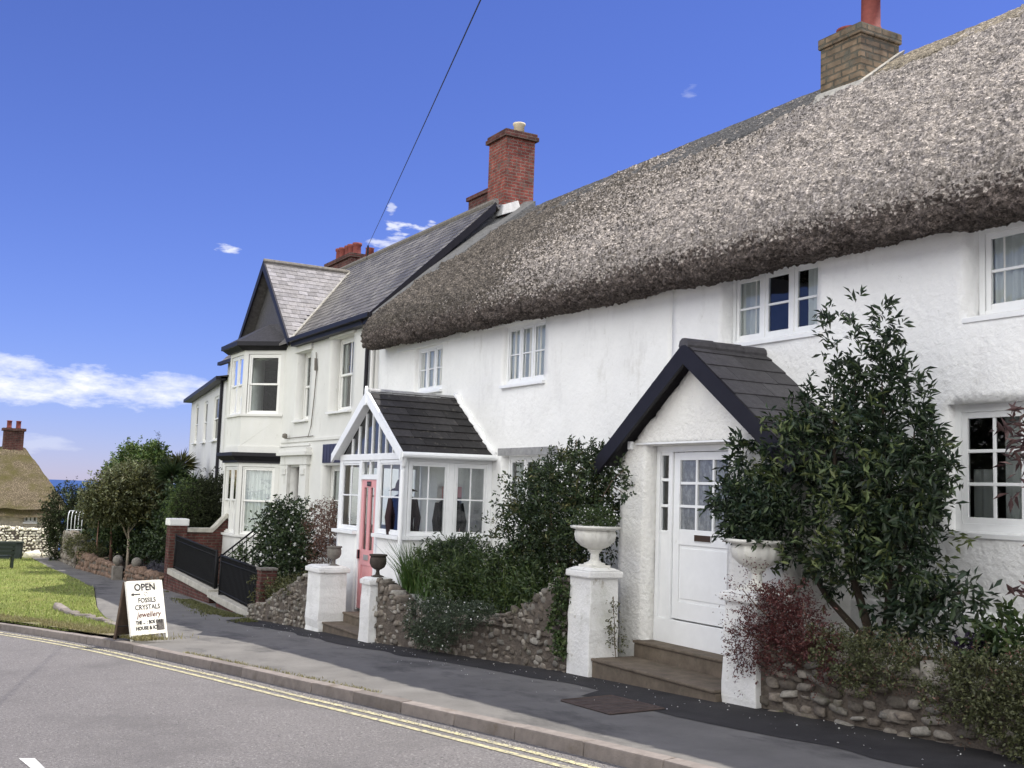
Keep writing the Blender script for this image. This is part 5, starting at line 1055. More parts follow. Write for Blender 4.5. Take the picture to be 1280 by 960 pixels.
b = MB(B2); b.box(.02, WB-.02, 0, .018, .10, HB-.02); b.build('back_panel', wood_m, AB, bevel=.003); b = MB(B2); b.box(0, .035, -.012, .03, -.02, HB-.005); b.box(WB-.035, WB, -.012, .03, -.02, HB-.005); b.box(.0351, WB-.0351, -.011, .028, .08, .12); b.build('back_frame', wood_m, AB, bevel=.003)
b = MB(); b.tube([BF_(.02, .03, .25), B2(.02, -.01, .22)], .008, 6); b.build('stay', dark_metal, AB)
ink = mat('sign_black_lettering', (.02, .02, .022), rough=.7); inkr = mat('sign_red_brown_lettering', (.10, .03, .025), rough=.7)
def text(body, u, v, size, m, sx=1.0, italic=0.0, bold=.0):
    c = bpy.data.curves.new('lettering', 'FONT'); c.body = body; c.size = size; c.align_x = 'CENTER'; c.align_y = 'CENTER'; c.shear = italic; c.offset = bold; c.extrude = .0008; c.resolution_u = 3
    t = bpy.data.objects.new('t', c); COL.objects.link(t); bpy.context.view_layer.update(); me = bpy.data.meshes.new_from_object(t); bpy.data.objects.remove(t)
    for q in me.vertices:
        a, b_ = q.co.x*sx, q.co.y; p = BF_(u+a, -.003-q.co.z, v+b_); q.co = Vector(p)
    me.materials.clear(); me.materials.append(m); link('lettering', me, o)
cu = WB/2
text('OPEN', cu+.0, .825, .15, ink, 1.15, 0, .003)
text('FOSSILS', cu+.02, .62, .105, ink, 1.05, 0, .001); text('CRYSTALS', cu+.02, .51, .108, ink, 1.08, 0, .001); text('jewellery', cu+.03, .395, .12, inkr, 1.15, .25, .001)
text('THE ...  : BOS ORE', cu+.02, .275, .075, ink, .95, 0, .0025); text('HOUSE & ICE', cu-.03, .185, .075, ink, 1.1, 0, .0025)
ar = MB(BF_); ar.box(.12, .27, -.004, -.001, .715, .73); ar.add([(.075, -.004, .722), (.135, -.004, .697), (.135, -.004, .748)]); ar.build('arrow', ink, o)
sk = MB(BF_)
for k in range(9): a = k*.7; sk.tube([(cu+.0+.05*math.cos(a)*(1-k*.08), -.003, .725+.03*math.sin(a)), (cu+.04*math.cos(a+.7)*(1-k*.08), -.003, .725+.028*math.sin(a+.7))], .003, 4)
sk.build('ammonite_sketch', mat('faded_ink', (.35, .33, .3)), o)
sm = MB(BF_); sm.box(cu+.17, WB-.05, -.003, -.001, .135, .30); sm.build('worn_patch', mat('worn_grey_paint', (.13, .12, .11), rough=.9, var=.6, vscale=30), o)
# overhead cable
A = np.array((-29.45, 11.6, 9.4)); d = np.array((-.8596, .4311, .4441)); Bp = np.array((0, 0, EYE))+d*9.5; Cc = A+(Bp-A)*2.2
b = MB(); n = 40
b.tube([A+(Cc-A)*t-np.array((0, 0, .10*4*t*(1-t))) for t in np.linspace(0, 1, n)], .0065, 6)
o = b.build('overhead_cable', mat('black_cable', (.02, .02, .02), rough=.6), None); tag(o, 'single black cable strung across the sky from the slate roof chimneys', 'cable')

# ============================================================ COTTAGE ADDED ACROSS THE STREET TO BOUNCE LIGHT, BEHIND THE CAMERA
OC = thing('cottage', 'long white rendered cottage added across the road, unseen behind the viewpoint, to bounce sunlight', 'cottage', (-2, -3.4, .5)); OF = Frame((0, -3.2, 0), (1, 0, 0), (0, -1, 0))
HO = [(x, x+1.2, z, z+1.2) for x in (-15, -10, -4, 2, 8) for z in (1.3, 3.9)]+[(-12.6, -11.7, .2, 2.3), (-.9, 0, .2, 2.3)]
V, F = facade(OF, -18, 14, -1, 5.9, HO, .3, .4, .01, 91); np_mesh('wall', V, F, white_wall, OC)
b = MB(OF); b.box(-18, -17.7, .31, 7, -1, 5.9); b.box(13.7, 14, .31, 7, -1, 5.9); b.box(-18, 14, 6.7, 7, -1, 5.9); b.box(-17.6, 13.6, 2.5, 2.6, -1, 5.8); b.build('side_wall', white_wall, OC)
b = MB(OF); b.hexa([(-18.3, -.3, 5.85), (14.3, -.3, 5.85), (-18.3, 7.3, 5.85), (14.3, 7.3, 5.85), (-18.3, 3.4, 8.0), (14.3, 3.4, 8.0), (-18.3, 3.6, 8.0), (14.3, 3.6, 8.0)]); b.build('roof', slate_m, OC)
for h in HO[:10]: window(OC, OF, *h, b=.12, cols=2, rows=2, sashes=2, sill=.06)
for h in HO[10:]: b = MB(OF); b.box(h[0], h[1], .12, .17, h[2], h[3]); b.build('door', navy_paint, OC)


k0 = int(np.argmin(np.abs(KR[:, 0]+18.6))); k1 = int(np.argmin(np.abs(KR[:, 0]+26)))
struct(ribbon('verge_soil', .15, .55, .055, mat('dry_verge', (.20, .17, .11), rough=1, var=.35, vscale=5, bump=.03, stain=[((.11, .12, .04), 3, .5, .65, (1, 1, 1))]), k0, k1, 3))
# ============================================================ PLANTS
def bl(L, y, ry=None): return [(a, y, c, r1, (ry or min(.45, (r1+r2)/2)), r2) for a, c, r1, r2 in L]
def plant(name, label, cat, base, group=None): return thing(name, label, cat, base, group)
# big evergreen beside the black bargeboard porch
t = plant('evergreen_shrub', 'tall dark evergreen shrub with upright shoots against the white wall right of the white door', 'shrub', (-7.6, 8.2, .9))
core = [(-8.05, 2.80, .50, .45), (-7.40, 2.60, .55, .48), (-7.83, 2.11, .70, .47), (-7.15, 2.05, .42, .40), (-6.85, 1.80, .28, .16), (-8.50, 2.95, .30, .28), (-6.98, 2.72, .18, .26), (-7.62, 3.10, .36, .30), (-7.2, 3.05, .22, .22), (-8.5, 2.45, .38, .4)]
foliage('foliage', t, bl(core, 8.15, .42), 1300, 10, .095, .031, lf_bush, 101, .11, .45, .33, 3.0, .42)
foliage('young_leaves', t, bl(core, 8.05, .46), 300, 8, .10, .03, leafmat('young_shoots', (.07, .10, .035), (.13, .15, .05)), 104, .11, .7, .3, 3.0, .95)
tips = []
for (x, z0, z1, r) in ((-7.98, 3.0, 4.32, .07), (-7.72, 3.1, 4.42, .07), (-7.36, 3.1, 4.28, .09), (-7.20, 3.1, 4.05, .09), (-6.98, 2.9, 3.62, .08), (-6.85, 2.7, 3.40, .07), (-8.28, 3.0, 3.62, .08), (-7.55, 3.0, 3.8, .09), (-8.48, 3.0, 3.40, .07), (-6.72, 2.5, 2.95, .08), (-7.85, 3.0, 3.7, .1)):
    k = int((z1-z0)/.13)
    for i in range(k+1): tips.append((x+.03*math.sin(i*1.3+x), 8.15+.05*math.cos(i+x*3), z0+(z1-z0)*i/k, r*(1-.4*i/k), r*.8, .09))
foliage('shoots', t, tips, 430, 8, .10, .028, lf_bush, 102, .07, 1.1, .05, 4, .1, jitter=.5)
low = bl([(-6.5, 1.62, .25, .09), (-6.85, 1.45, .35, .12), (-6.25, 1.72, .15, .06), (-6.75, 2.55, .18, .08), (-6.85, 2.25, .12, .1), (-9.0, 2.85, .2, .2), (-8.95, 2.3, .2, .25)], 8.0, .25)
foliage('side_sprays', t, low, 230, 8, .12, .038, lf_bush, 103, .12, .1, .1, 3)
br = [([(-7.55, 8.3, .75), (-7.6, 8.25, 1.2), (-7.8, 8.2, 1.8), (-7.95, 8.15, 2.8), (-7.97, 8.15, 3.6)], .06, .008), ([(-7.55, 8.3, .75), (-7.35, 8.2, 1.3), (-7.3, 8.2, 2.2), (-7.36, 8.15, 3.6)], .055, .007), ([(-7.4, 8.25, .8), (-7.0, 8.2, 1.4), (-6.7, 8.15, 1.65), (-6.4, 8.1, 1.7)], .045, .01), ([(-7.6, 8.25, 1.1), (-8.1, 8.2, 1.5), (-8.6, 8.1, 2.2), (-8.8, 8.0, 2.5)], .04, .01), ([(-7.3, 8.2, 1.4), (-7.05, 8.15, 2.2), (-6.98, 8.15, 3.1)], .035, .007), ([(-7.6, 8.2, 1.8), (-7.71, 8.15, 3.7)], .03, .006)]
branches('branches', t, br, mat('dark_bark', (.05, .038, .028), rough=.95, var=.3, vscale=14))
# evergreen in right urn
t = plant('potted_evergreen', 'bushy evergreen spilling over the rim of the right hand white urn', 'potted plant', (-8.47, 7.62, 2.0))
foliage('foliage', t, bl([(-8.55, 2.22, .30, .22), (-8.74, 2.45, .18, .17), (-8.38, 2.10, .25, .10), (-8.32, 2.40, .24, .2), (-8.85, 2.40, .13, .12)], 7.62, .24), 420, 9, .075, .028, lf_bush, 110, .08, .3, .12, 4)
branches('stem', t, [([(-8.5, 7.62, 1.98), (-8.6, 7.6, 2.45)], .02, .006), ([(-8.45, 7.62, 1.98), (-8.3, 7.6, 2.5)], .02, .006)], bark)
t = plant('potted_flowers', 'small white flowers filling the left hand white urn', 'potted plant', (-11.17, 7.49, 2.03))
foliage('foliage', t, [(-11.17, 7.49, 2.12, .24, .24, .10)], 190, 8, .05, .016, lf_mid, 111, .05, .5, .0)
r = np.random.default_rng(5); P, d = clusters([(-11.17, 7.49, 2.15, .25, .25, .12)], 90, r, 0, 1, .8); V, F = leaf_quads(P, d+np.array([0, 0, .6]), np.full(len(P), .022), np.full(len(P), .024), .0, r); np_mesh('flowers', V, F, petal, t)['kind'] = 'stuff'
# shrub between porches
t = plant('flowering_shrub', 'dense rounded evergreen shrub between the two porches, left of the left white urn', 'shrub', (-12.7, 7.9, .8))
bls = bl([(-12.27, 2.55, .47, .42), (-12.85, 2.18, .65, .55), (-13.51, 2.35, .38, .36), (-11.9, 2.72, .25, .26), (-12.61, 1.60, .43, .32), (-13.6, 1.93, .30, .34), (-12.0, 2.0, .4, .4), (-13.2, 1.55, .4, .25), (-11.75, 2.3, .3, .3)], 7.9, .45)
foliage('foliage', t, bls, 2000, 9, .062, .028, lf_dark, 120, .09, .35, .13, 3.5, .35)
foliage('pale_shoots', t, bls, 340, 8, .06, .022, lf_olive, 121, .09, .4, .2, 3.5, .85)
for _k, _b in enumerate([(-12.3, 7.9, 3.02, .07, .06, .14), (-12.75, 7.9, 2.92, .1, .1, .1), (-11.75, 7.9, 3.0, .09, .09, .1)]): foliage('top_sprig', t, [_b], 20, 8, .06, .022, lf_dark, 122, .07, .8, 0)
branches('branches', t, [([(-12.6, 7.95, .7), (-12.6, 7.9, 1.4), (-12.9, 7.9, 2.2)], .035, .01), ([(-12.7, 7.95, .7), (-12.3, 7.9, 1.6), (-12.2, 7.9, 2.7)], .035, .01), ([(-12.75, 7.95, .7), (-13.1, 7.9, 1.3), (-13.5, 7.9, 2.3)], .03, .01), ([(-12.3, 7.9, 2.6), (-12.28, 7.9, 3.15)], .01, .004)], bark)
t = plant('climbing_sprig', 'thin leafy sprig reaching over the left side of the white rendered porch', 'plant', (-11.0, 7.7, 2.0))
foliage('foliage', t, [(-10.98, 7.75, 2.72, .09, .06, .1), (-10.93, 7.75, 2.45, .07, .05, .07), (-11.15, 7.8, 2.6, .1, .1, .1), (-11.3, 7.9, 2.7, .12, .1, .15)], 34, 7, .06, .03, lf_dark, 123, .05, .2, 0)
branches('stem', t, [([(-11.75, 7.9, 2.3), (-11.3, 7.8, 2.6), (-10.95, 7.75, 2.75)], .008, .004), ([(-11.3, 7.8, 2.55), (-10.95, 7.75, 2.45)], .006, .003)], bark)
# garden below the glazed porch
t = plant('garden_plants', 'mixed leafy green border plants growing below the glazed porch windows', 'garden plants', (-14.5, 7.4, .6))
t['kind'] = 'stuff'
foliage('foliage', t, bl([(-15.4, 1.20, .55, .36), (-14.2, 1.22, .55, .40), (-13.2, 1.2, .45, .34), (-12.5, 1.12, .3, .26), (-14.8, .9, .8, .25), (-13.6, .9, .7, .22)], 7.55, .4), 1500, 8, .085, .024, lf_mid, 130, .12, .7, .1, 3, .3)
foliage('dark_foliage', t, bl([(-15.1, 1.5, .4, .18), (-15.6, 1.35, .3, .2), (-13.4, 1.45, .35, .2)], 7.75, .3), 320, 9, .10, .02, lf_dark, 131, .1, .6, .1, 3)
r = np.random.default_rng(9); n = 900; P = np.c_[r.uniform(-14.9, -12.3, n), r.uniform(7.3, 8.0, n), r.uniform(.75, 1.05, n)]; blades('grassy_leaves', t, P, np.full(n, .55), np.full(n, .006), lf_light, .7, 5)
t = plant('strap_leaved_plant', 'clump of long bright green strap leaves beside the small dark urn', 'plant', (-15.9, 7.25, .9))
n = 220; a = r.uniform(0, 6.28, n); P = np.c_[-15.85+.22*np.cos(a)*r.random(n), 7.25+.16*np.sin(a)*r.random(n), np.full(n, .82)]; blades('leaves', t, P, np.full(n, .72), np.full(n, .012), lf_strap, .85, 6)
n = 110; P = np.c_[r.normal(-15.25, .12, n), r.normal(7.3, .1, n), np.full(n, .78)]; blades('leaves', t, P, np.full(n, .6), np.full(n, .010), lf_strap, .8, 7)
t = plant('trailing_flowers', 'grey green cushion with tiny white flowers hanging over the dip of the stone wall', 'plant', (-14.0, 6.85, .6))
tb = bl([(-14.67, .56, .22, .30), (-14.02, .68, .34, .24), (-13.35, .72, .25, .18), (-12.8, .88, .22, .12), (-14.3, .42, .2, .2), (-13.9, .45, .22, .18)], 6.82, .16)
foliage('foliage', t, tb, 1500, 8, .035, .012, leafmat('grey_green_leaves', (.045, .065, .035), (.10, .13, .08)), 140, .05, .2, .1, 5, .5)
P, d = clusters(tb, 160, r, 0, 1, .95); kk = P[:, 1] < 6.83; P = P[kk]; d = d[kk]; V, F = leaf_quads(P, d+r.normal(size=P.shape)*.3, np.full(len(P), .028), np.full(len(P), .028), .0, r); np_mesh('flowers', V, F, petal, t)['kind'] = 'stuff'
t = plant('ivy', 'patch of ivy clinging beside the left white pillar', 'plant', (-11.53, 7.25, .8)); foliage('foliage', t, bl([(-11.52, 1.25, .10, .26), (-11.56, .85, .09, .25), (-11.5, .6, .08, .12)], 7.26, .08), 210, 7, .04, .034, lf_mid, 150, .05, .0, 0)
t = plant('weeds', 'thin dry weed growing in the corner between the left white pillar and the door steps', 'plant', (-10.85, 7.6, .6)); foliage('foliage', t, [(-10.82, 7.55, 1.0, .05, .05, .25), (-10.8, 7.6, .72, .07, .06, .12)], 60, 5, .035, .016, lf_olive, 151, .06, .4, 0); branches('stem', t, [([(-10.82, 7.6, .5), (-10.8, 7.55, .9), (-10.84, 7.55, 1.25)], .006, .003)], bark)
# red leaved plant and trailing hedge on the right wall
t = plant('red_leaved_shrub', 'dark red leaved shrub leaning over the right white pillar', 'shrub', (-7.9, 7.5, .95))
rb = bl([(-8.12, 1.36, .22, .21), (-7.69, 1.25, .30, .22), (-8.33, 1.05, .12, .28), (-7.85, 1.5, .26, .12), (-7.45, 1.05, .25, .2), (-7.95, 1.05, .3, .2)], 7.42, .2)
foliage('foliage', t, rb, 1500, 8, .032, .013, lf_red, 160, .07, .3, .05, 4, .4)
foliage('stray_twigs', t, bl([(-8.45, 1.3, .1, .35), (-8.2, 1.65, .2, .1), (-8.4, .95, .05, .3)], 7.34, .05), 70, 6, .028, .012, lf_red, 161, .1, .3, 0)
branches('stems', t, [([(-7.7, 7.5, .9), (-8.0, 7.4, 1.3), (-8.35, 7.34, 1.55)], .012, .004), ([(-7.7, 7.5, .9), (-8.2, 7.4, 1.1), (-8.5, 7.36, 1.2), (-8.42, 7.36, .8)], .01, .004), ([(-7.6, 7.5, .9), (-7.6, 7.4, 1.5)], .01, .004)], bark)
t = plant('trailing_hedge', 'low grey green trailing hedge spilling over the layered stone wall at the right', 'hedge', (-6.3, 7.5, 1.0))
hb = bl([(-7.24, 1.10, .28, .18), (-6.74, 1.12, .32, .18), (-6.25, 1.12, .32, .19), (-5.75, 1.1, .32, .2), (-5.3, 1.08, .3, .25), (-4.8, 1.1, .4, .25), (-4.1, 1.1, .5, .25), (-5.55, .85, .25, .18), (-5.2, .75, .25, .2), (-6.0, .9, .2, .12), (-6.9, .95, .2, .12), (-4.7, .7, .4, .3)], 7.45, .24)
foliage('foliage', t, hb, 3600, 8, .030, .017, leafmat('hedge_grey_green', (.07, .08, .035), (.13, .135, .06)), 170, .06, .4, .06, 4, .45)
foliage('reddish_tips', t, hb, 420, 7, .028, .012, lf_brown, 171, .06, .6, .2, 2.5, .9)
n = 500; P = np.c_[r.uniform(-7.6, -5, n), r.uniform(7.5, 7.9, n), r.uniform(1.0, 1.12, n)]; blades('grass_tufts', t, P, np.full(n, .22), np.full(n, .003), lf_olive, .5, 8)
t = plant('young_laurel', 'small upright broad leaved plant above the trailing hedge at the right', 'plant', (-5.75, 7.75, 1.1)); foliage('foliage', t, bl([(-5.75, 1.42, .12, .14), (-5.6, 1.3, .1, .1), (-5.9, 1.3, .1, .1)], 7.75, .12), 60, 7, .10, .04, lf_mid, 172, .08, .6, 0); branches('stem', t, [([(-5.75, 7.75, 1.0), (-5.75, 7.75, 1.5)], .01, .005)], bark)
t = plant('purple_cushion', 'small dark purple leaved cushion plant by the white plinth', 'plant', (-5.95, 7.85, 1.2)); foliage('foliage', t, [(-6.05, 7.8, 1.27, .12, .1, .08)], 80, 8, .04, .03, leafmat('purple_leaves', (.02, .012, .035), (.04, .02, .06)), 173, .05, .4, 0)
t = plant('red_branch_shrub', 'bare branch with long reddish leaves entering at the right edge before the lower window', 'shrub', (-4.9, 7.7, 1.1)); foliage('foliage', t, bl([(-5.42, 3.0, .13, .16), (-5.35, 2.65, .12, .1), (-5.3, 2.1, .12, .1), (-5.32, 1.75, .1, .1), (-4.9, 2.5, .3, .6), (-5.25, 2.85, .2, .2)], 7.6, .15), 85, 6, .13, .032, leafmat('bronze_leaves', (.07, .035, .035), (.16, .10, .09)), 174, .09, .2, 0); branches('branches', t, [([(-4.9, 7.7, 1.0), (-4.95, 7.65, 2.2), (-5.4, 7.6, 3.05)], .02, .005), ([(-4.95, 7.65, 1.6), (-5.3, 7.6, 2.1)], .01, .004), ([(-4.95, 7.65, 2.2), (-5.35, 7.6, 2.65)], .01, .004)], bark)
# front garden of the cream house
t = plant('rose_bush', 'rounded bush dotted with white blossom in front of the cream house door', 'shrub', (-24.2, 7.9, -.1))
rb = bl([(-23.85, 1.25, .60, .62), (-23.7, 1.75, .48, .36), (-24.25, .75, .40, .55), (-23.1, 1.05, .45, .52), (-23.5, .4, .7, .4), (-24.2, 1.5, .35, .3)], 7.75, .5)
foliage('foliage', t, rb, 1300, 9, .085, .04, lf_dark, 180, .13, .3, .12, 2.5, .35)
P, d = clusters(rb, 330, r, .25, 3, .98); V, F = leaf_quads(np.repeat(P, 3, 0), np.repeat(d, 3, 0)+r.normal(size=(len(P)*3, 3))*.8, np.full(len(P)*3, .055), np.full(len(P)*3, .05), .1, r); np_mesh('blossom', V, F, petal, t)['kind'] = 'stuff'
branches('branches', t, [([(-24.1, 7.8, -.3), (-24.2, 7.8, .8), (-24.3, 7.75, 1.8)], .03, .01), ([(-24.1, 7.8, -.3), (-23.6, 7.8, .8), (-23.3, 7.75, 1.3)], .025, .008)], bark)
t = plant('russet_shrub', 'russet twiggy shrub between the rose bush and the glazed porch', 'shrub', (-22.2, 8.2, .2)); foliage('foliage', t, bl([(-22.84, 1.45, .36, .5), (-22.3, 1.75, .45, .35), (-22.0, 1.35, .45, .45), (-22.6, .9, .35, .35)], 8.2, .35), 900, 8, .045, .02, lf_brown, 181, .1, .4, .15, 3); branches('branches', t, [([(-22.3, 8.2, .2), (-22.6, 8.2, 1.0), (-22.8, 8.2, 1.9)], .02, .006), ([(-22.3, 8.2, .2), (-22.1, 8.2, 1.9)], .02, .006)], bark)
t = plant('ground_cover', 'low dark ground cover behind the sloping stone wall', 'ground cover', (-20.5, 7, .2)); t['kind'] = 'stuff'; foliage('foliage', t, bl([(-21.3, .25, .4, .2), (-20.6, .4, .5, .22), (-19.8, .55, .5, .2), (-22.0, .3, .3, .3)], 6.95, .35), 800, 8, .06, .03, lf_olive, 182, .08, .3, .1, 3)
t = plant('potted_flowers', 'small potted plant with violet flowers between the sloping handrails', 'potted plant', (-25.3, 7.25, .1)); foliage('foliage', t, [(-25.35, 7.25, .75, .18, .15, .22)], 90, 8, .06, .03, lf_mid, 183, .08, .5, 0); b = MB(); b.lathe((-25.35, 7.25, .28), [(.10, 0), (.14, .25), (.15, .26), (.12, .24)], 14); b.build('pot', navy_paint, t, smooth=True)
# hedge and trees on the left
t = plant('clipped_hedge', 'large clipped rounded hedge behind the dark red brick wall', 'hedge', (-33, 8.2, -.3))
foliage('foliage', t, [(-32.3, 7.95, 1.6, .9, .62, .85), (-32.3, 8.5, 1.75, .9, .6, .8), (-32.4, 7.9, .7, .9, .6, .8), (-33.2, 9, 1.8, .8, .8, .8)], 5200, 7, .05, .03, lf_hedge, 190, .05, .2, 0, 2, .86)
foliage('light_foliage', t, [(-32.8, 7.75, 1.65, .8, .45, .8), (-33.6, 7.8, 1.4, .8, .5, .7)], 1500, 7, .05, .03, lf_light, 191, .05, .2, .1, 2, .86)
foliage('inner_foliage', t, [(-32.4, 8.1, 1.2, .8, .6, .9)], 900, 7, .09, .06, lf_hedge, 192, .08, .2, 0, 2, .2)
def tree(name, label, base, trunk, crown, n, per, L, W, m, seed, gap=.2, gs=1.5, tb=bark, lo=.35, r0=.08, cat='tree', up=.35, spread=.14, pale=None):
    t = plant(name, label, cat, base); foliage('crown', t, crown, n, per, L, W, m, seed, spread, up, gap, gs, lo)
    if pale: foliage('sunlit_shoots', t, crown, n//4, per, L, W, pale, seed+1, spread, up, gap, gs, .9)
    branches('trunk', t, [(tr, r0*(1 if i == 0 else .6), r0*.2) for i, tr in enumerate(trunk)], tb); return t
tree('garden_tree', 'broad leafy tree with a pale slender trunk behind the low brown wall', (-38.2, 7.1, -.6), [[(-38.2, 7.15, -.7), (-38.2, 7.12, .8), (-38.1, 7.1, 2.2)], [(-38.2, 7.12, .5), (-38.1, 6.6, 1.5), (-38.1, 6.2, 2.1)], [(-38.2, 7.12, .7), (-38.2, 7.7, 1.6)]],
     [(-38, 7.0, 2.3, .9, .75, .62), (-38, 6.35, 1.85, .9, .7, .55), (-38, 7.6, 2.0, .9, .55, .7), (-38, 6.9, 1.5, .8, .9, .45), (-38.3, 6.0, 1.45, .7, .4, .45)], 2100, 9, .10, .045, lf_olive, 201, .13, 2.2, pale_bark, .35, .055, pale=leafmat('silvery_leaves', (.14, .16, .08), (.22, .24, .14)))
tree('bay_tree', 'upright light green leaved tree rising above its neighbours behind the garden tree', (-40.5, 8.2, -.6), [[(-40.5, 8.2, -.7), (-40.5, 8.2, 2.6)], [(-40.5, 8.2, 1.4), (-40.5, 7.4, 3.0)]],
     [(-40.5, 7.6, 3.05, .8, .45, .55), (-40.5, 8.25, 2.9, .8, .55, .65), (-40.5, 7.2, 2.6, .8, .5, .5), (-40.5, 8.0, 2.2, .9, .8, .6), (-40.5, 8.2, 3.4, .4, .25, .35), (-40.5, 7.35, 3.35, .4, .22, .3)], 1500, 9, .12, .05, lf_light, 205, .15, 2.0, pale=lf_strap)
tree('dark_tree', 'dark bushy tree with a reddish brown trunk at the left of the garden tree', (-40.2, 6.6, -.65), [[(-40.3, 7.0, -.7), (-40.3, 6.9, 1.2)], [(-40.3, 6.6, -.6), (-40.3, 6.5, 1.0)]], [(-40.6, 6.9, 1.35, .8, .55, .6), (-40.8, 7.0, .9, .8, .65, .8), (-41, 7.9, .8, .9, 1.0, 1.0)], 1700, 9, .10, .045, lf_mid, 211, .1, 2.0, mat('reddish_bark', (.19, .11, .08), rough=.9, var=.3), .3, .07)
t = plant('conifer', 'slim dark conifer tip poking above the light green tree', 'tree', (-42, 8.6, -.7)); foliage('crown', t, [(-42, 8.68, 1.2+.35*k, .40*(1-.11*k), .40*(1-.11*k), .3) for k in range(9)], 1100, 8, .06, .02, lf_hedge, 215, .08, .8, 0, 2, .3); branches('trunk', t, [([(-42, 8.68, -.8), (-42, 8.68, 3.9)], .07, .02)], bark)
# cordyline / palm
t = plant('cabbage_palm', 'spiky palm like tree with radiating leaves in front of the grey house', 'tree', (-37, 8.2, -.6)); r = np.random.default_rng(12)
for (cx, cy, cz, R, n) in ((-37, 8.15, 2.6, .62, 420), (-36.6, 8.75, 2.2, .62, 300), (-37.4, 8.5, 2.95, .6, 260)):
    d = r.normal(size=(n, 3)); d[:, 2] = np.abs(d[:, 2])*.8-.25; d /= np.linalg.norm(d, axis=1, keepdims=True); V, F = leaf_quads(np.tile([[cx, cy, cz]], (n, 1))+d*.08, d, R*r.uniform(.6, 1.05, n), np.full(n, .045), .1, r); np_mesh('leaf_rosette', V, F, lf_dark if n != 260 else lf_olive, t)
branches('trunk', t, [([(-37.1, 8.3, -.6), (-37.1, 8.25, 1.4), (-37, 8.1, 2.75)], .10, .07), ([(-37.1, 8.25, 1.0), (-36.6, 8.75, 2.1)], .08, .05), ([(-37.1, 8.25, 1.4), (-37.4, 8.5, 3.05)], .08, .05)], bark)
tree('understorey_shrub', 'mass of shadowed dark shrubs behind the brick pillar and low walls', (-35.5, 8.2, -.5), [[(-35.5, 8.2, -.6), (-35.5, 8.2, 1.0)]], [(-35.5, 8.2, .9, 1.0, .9, 1.0), (-36.5, 9.2, 1.2, 1.2, 1.0, 1.2), (-39, 8.6, .8, 1.2, 1.2, 1.1), (-37.5, 8.6, .3, 1.2, 1.4, .7), (-43, 8.2, .6, 1.5, 1.5, 1.1), (-35.0, 8.0, 1.9, .8, .5, .5)], 3200, 8, .13, .07, lf_dark, 221, .05, 1.5, lo=.3, cat='shrub')
tree('tall_hedge', 'dark rounded hedge at the far end of the path beside the thatched cottage', (-46.5, 6.7, -.8), [[(-46.6, 6.6, -.9), (-46.6, 6.6, .8)]], [(-46.6, 6.35, 1.0, .9, .75, .95), (-46.6, 6.35, .1, .8, .62, .95), (-46.6, 7.2, 1.1, .9, .8, .85), (-47.2, 7.6, .3, 1.2, .9, 1.0)], 3200, 8, .08, .05, lf_hedge, 231, .0, 1.5, lo=.8, cat='hedge', pale=lf_mid)
tree('wall_shrub', 'pale green mound of shrub over the weathered stone wall', (-41.5, 6.2, -.4), [[(-41.5, 6.2, -.6), (-41.5, 6.2, 0)]], [(-41.8, 6.15, .05, 1.1, .35, .32), (-40.3, 6.3, -.15, .9, .35, .3)], 700, 8, .06, .035, lf_olive, 241, .05, 2, cat='shrub')
t = plant('lavender_bed', 'low purple grey planting between the stone balls and the brick pillar', 'garden plants', (-33.3, 6.9, -.4)); t['kind'] = 'stuff'; foliage('foliage', t, [(-33.0, 7.1, -.15, 1.2, .35, .2), (-32, 7.4, -.05, .9, .4, .25)], 500, 8, .06, .015, leafmat('lavender_leaves', (.06, .06, .075), (.10, .09, .12)), 251, .08, .8, 0)
# lawn blades, weeds on the kerb, moss strip below the railings
r = np.random.default_rng(21); n = 42000; X = r.uniform(-48, -20.3, n); lo = np.array([lawn_lo(x) for x in X]); lo = np.maximum(lo, -3.5); hi = np.array([pathL(x) for x in X])-.05; Y = lo+(hi-lo)*r.random(n)
k = (hi > lo+.1); X, Y = X[k], Y[k]; Z = G(X, Y)+.01+.05*fbm(X*.7, Y*.7, 5, 2)
o = blades('grass', None, np.c_[X, Y, Z], np.full(len(X), .06), np.full(len(X), .008), lf_grass, .8, 22); stuff(o, 'short sunlit lawn grass on the green beside the kerb', 'grass')
n = 14000; X = r.uniform(-26.5, -17.6, n); Y = np.array([kerbY(x) for x in X])+.16+np.abs(r.normal(0, .28, n)); keep = fbm(X*1.5, Y*2, 4, 2) > -.15; X, Y = X[keep], Y[keep]
o = blades('kerb_weeds', None, np.c_[X, Y, G(X, Y)+.04], np.full(len(X), .06), np.full(len(X), .006), leafmat('dry_grass', (.20, .18, .07), (.28, .25, .13)), .9, 23); stuff(o, 'dry tufts of grass growing along the inner edge of the kerb', 'grass')
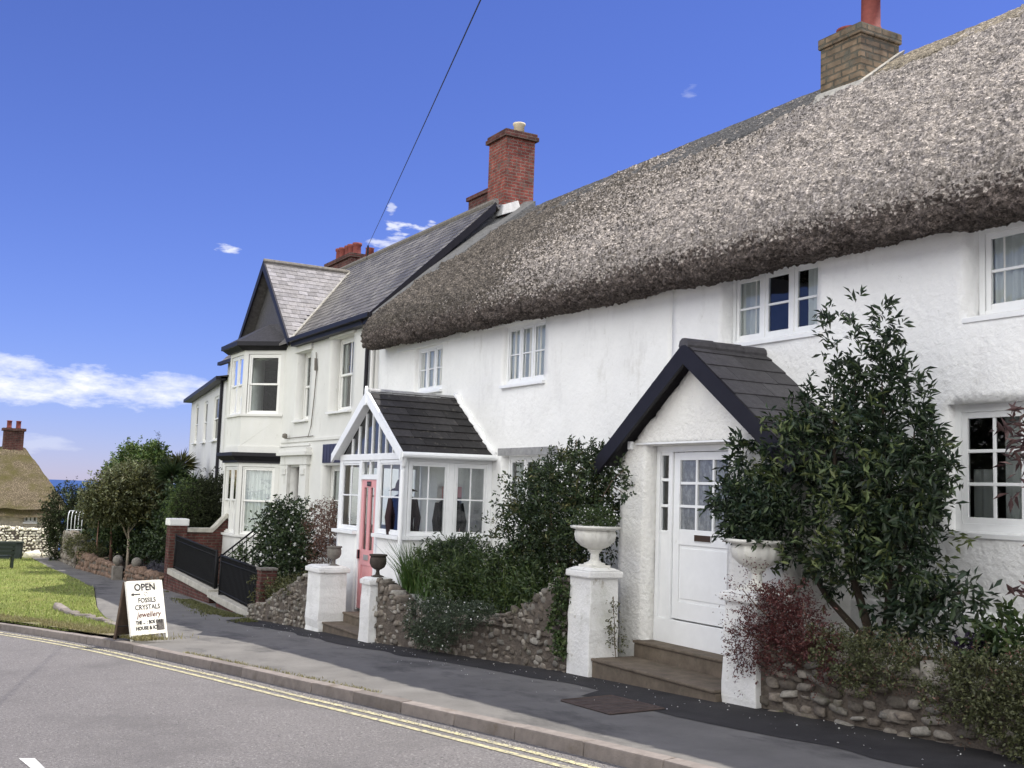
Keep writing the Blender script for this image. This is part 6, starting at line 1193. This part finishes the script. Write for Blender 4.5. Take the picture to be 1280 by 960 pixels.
n = 9000; X = r.uniform(-29.5, -20.7, n); Y = np.interp(X, [-29.5, -25, -21], [6.6, 6.52, 6.42])-np.abs(r.normal(0, .17, n))*np.interp(X, [-29.5, -23, -21], [.5, 1.5, 1.3]); keep = fbm(X*1.1, Y*2, 6, 2) > -.12; X, Y = X[keep], Y[keep]
o = blades('moss_strip', None, np.c_[X, Y, G(X, Y)], np.full(len(X), .045), np.full(len(X), .008), leafmat('mossy_grass', (.09, .10, .03), (.15, .14, .06)), .9, 24); stuff(o, 'mossy weeds along the foot of the railing plinth', 'weeds')
n = 900; X = r.uniform(-16, -11, n); keep = r.random(n) > .3; Y = np.array([kerbY(x) for x in X])+.16+np.abs(r.normal(0, .05, n)); o = blades('kerb_weeds', None, np.c_[X, Y, G(X, Y)][keep], np.full(keep.sum(), .03), np.full(keep.sum(), .005), MATS['dry_grass'], .9, 25); stuff(o, 'sparse tiny weeds in the joint behind the kerb stones', 'grass')
# stone edging half buried in the verge
f, L = path_frame((-25.6, 3.35), (-20.9, 3.72)); sp = [(u, .1, float(G(-25.6+u, 3.5))+.03, .25, .10, .05) for u in np.arange(.2, L, .5)]; t = stones('edging_stones', f, sp, kerb_m, None, 44); tag(t, 'row of half buried edging stones along the grass verge', 'edging stones')
# fallen petals on the dark tarmac
n = 190; X = r.uniform(-20, -4.5, n); Y = np.array([footY(x) for x in X])-np.abs(r.normal(.1, .45, n))-.05; a = r.uniform(0, 6.28, n); D = np.c_[np.cos(a), np.sin(a), .1*r.normal(size=n)]
V, F = leaf_quads(np.c_[X, Y, G(X, Y)+.010], D, r.uniform(.008, .024, n), r.uniform(.006, .014, n), .1, r); o = np_mesh('fallen_petals', V, F, petal); stuff(o, 'scattered pale petals and grit on the dark pavement', 'litter')
n = 2600; X = r.uniform(-22, -5, n); Y = np.array([kerbY(x) for x in X])-.10-np.abs(r.normal(0, .10, n)); a = r.uniform(0, 6.28, n); D = np.c_[np.cos(a), np.sin(a), 0*a]; V, F = leaf_quads(np.c_[X, Y, G(X, Y)-.098], D, r.uniform(.006, .02, n), r.uniform(.006, .016, n), .1, r); o = np_mesh('gutter_grit', V, F, mat('pale_grit', (.30, .28, .25), rough=.95, island=.4)); stuff(o, 'pale grit lying along the gutter below the kerb', 'grit')
bpy.context.view_layer.update()
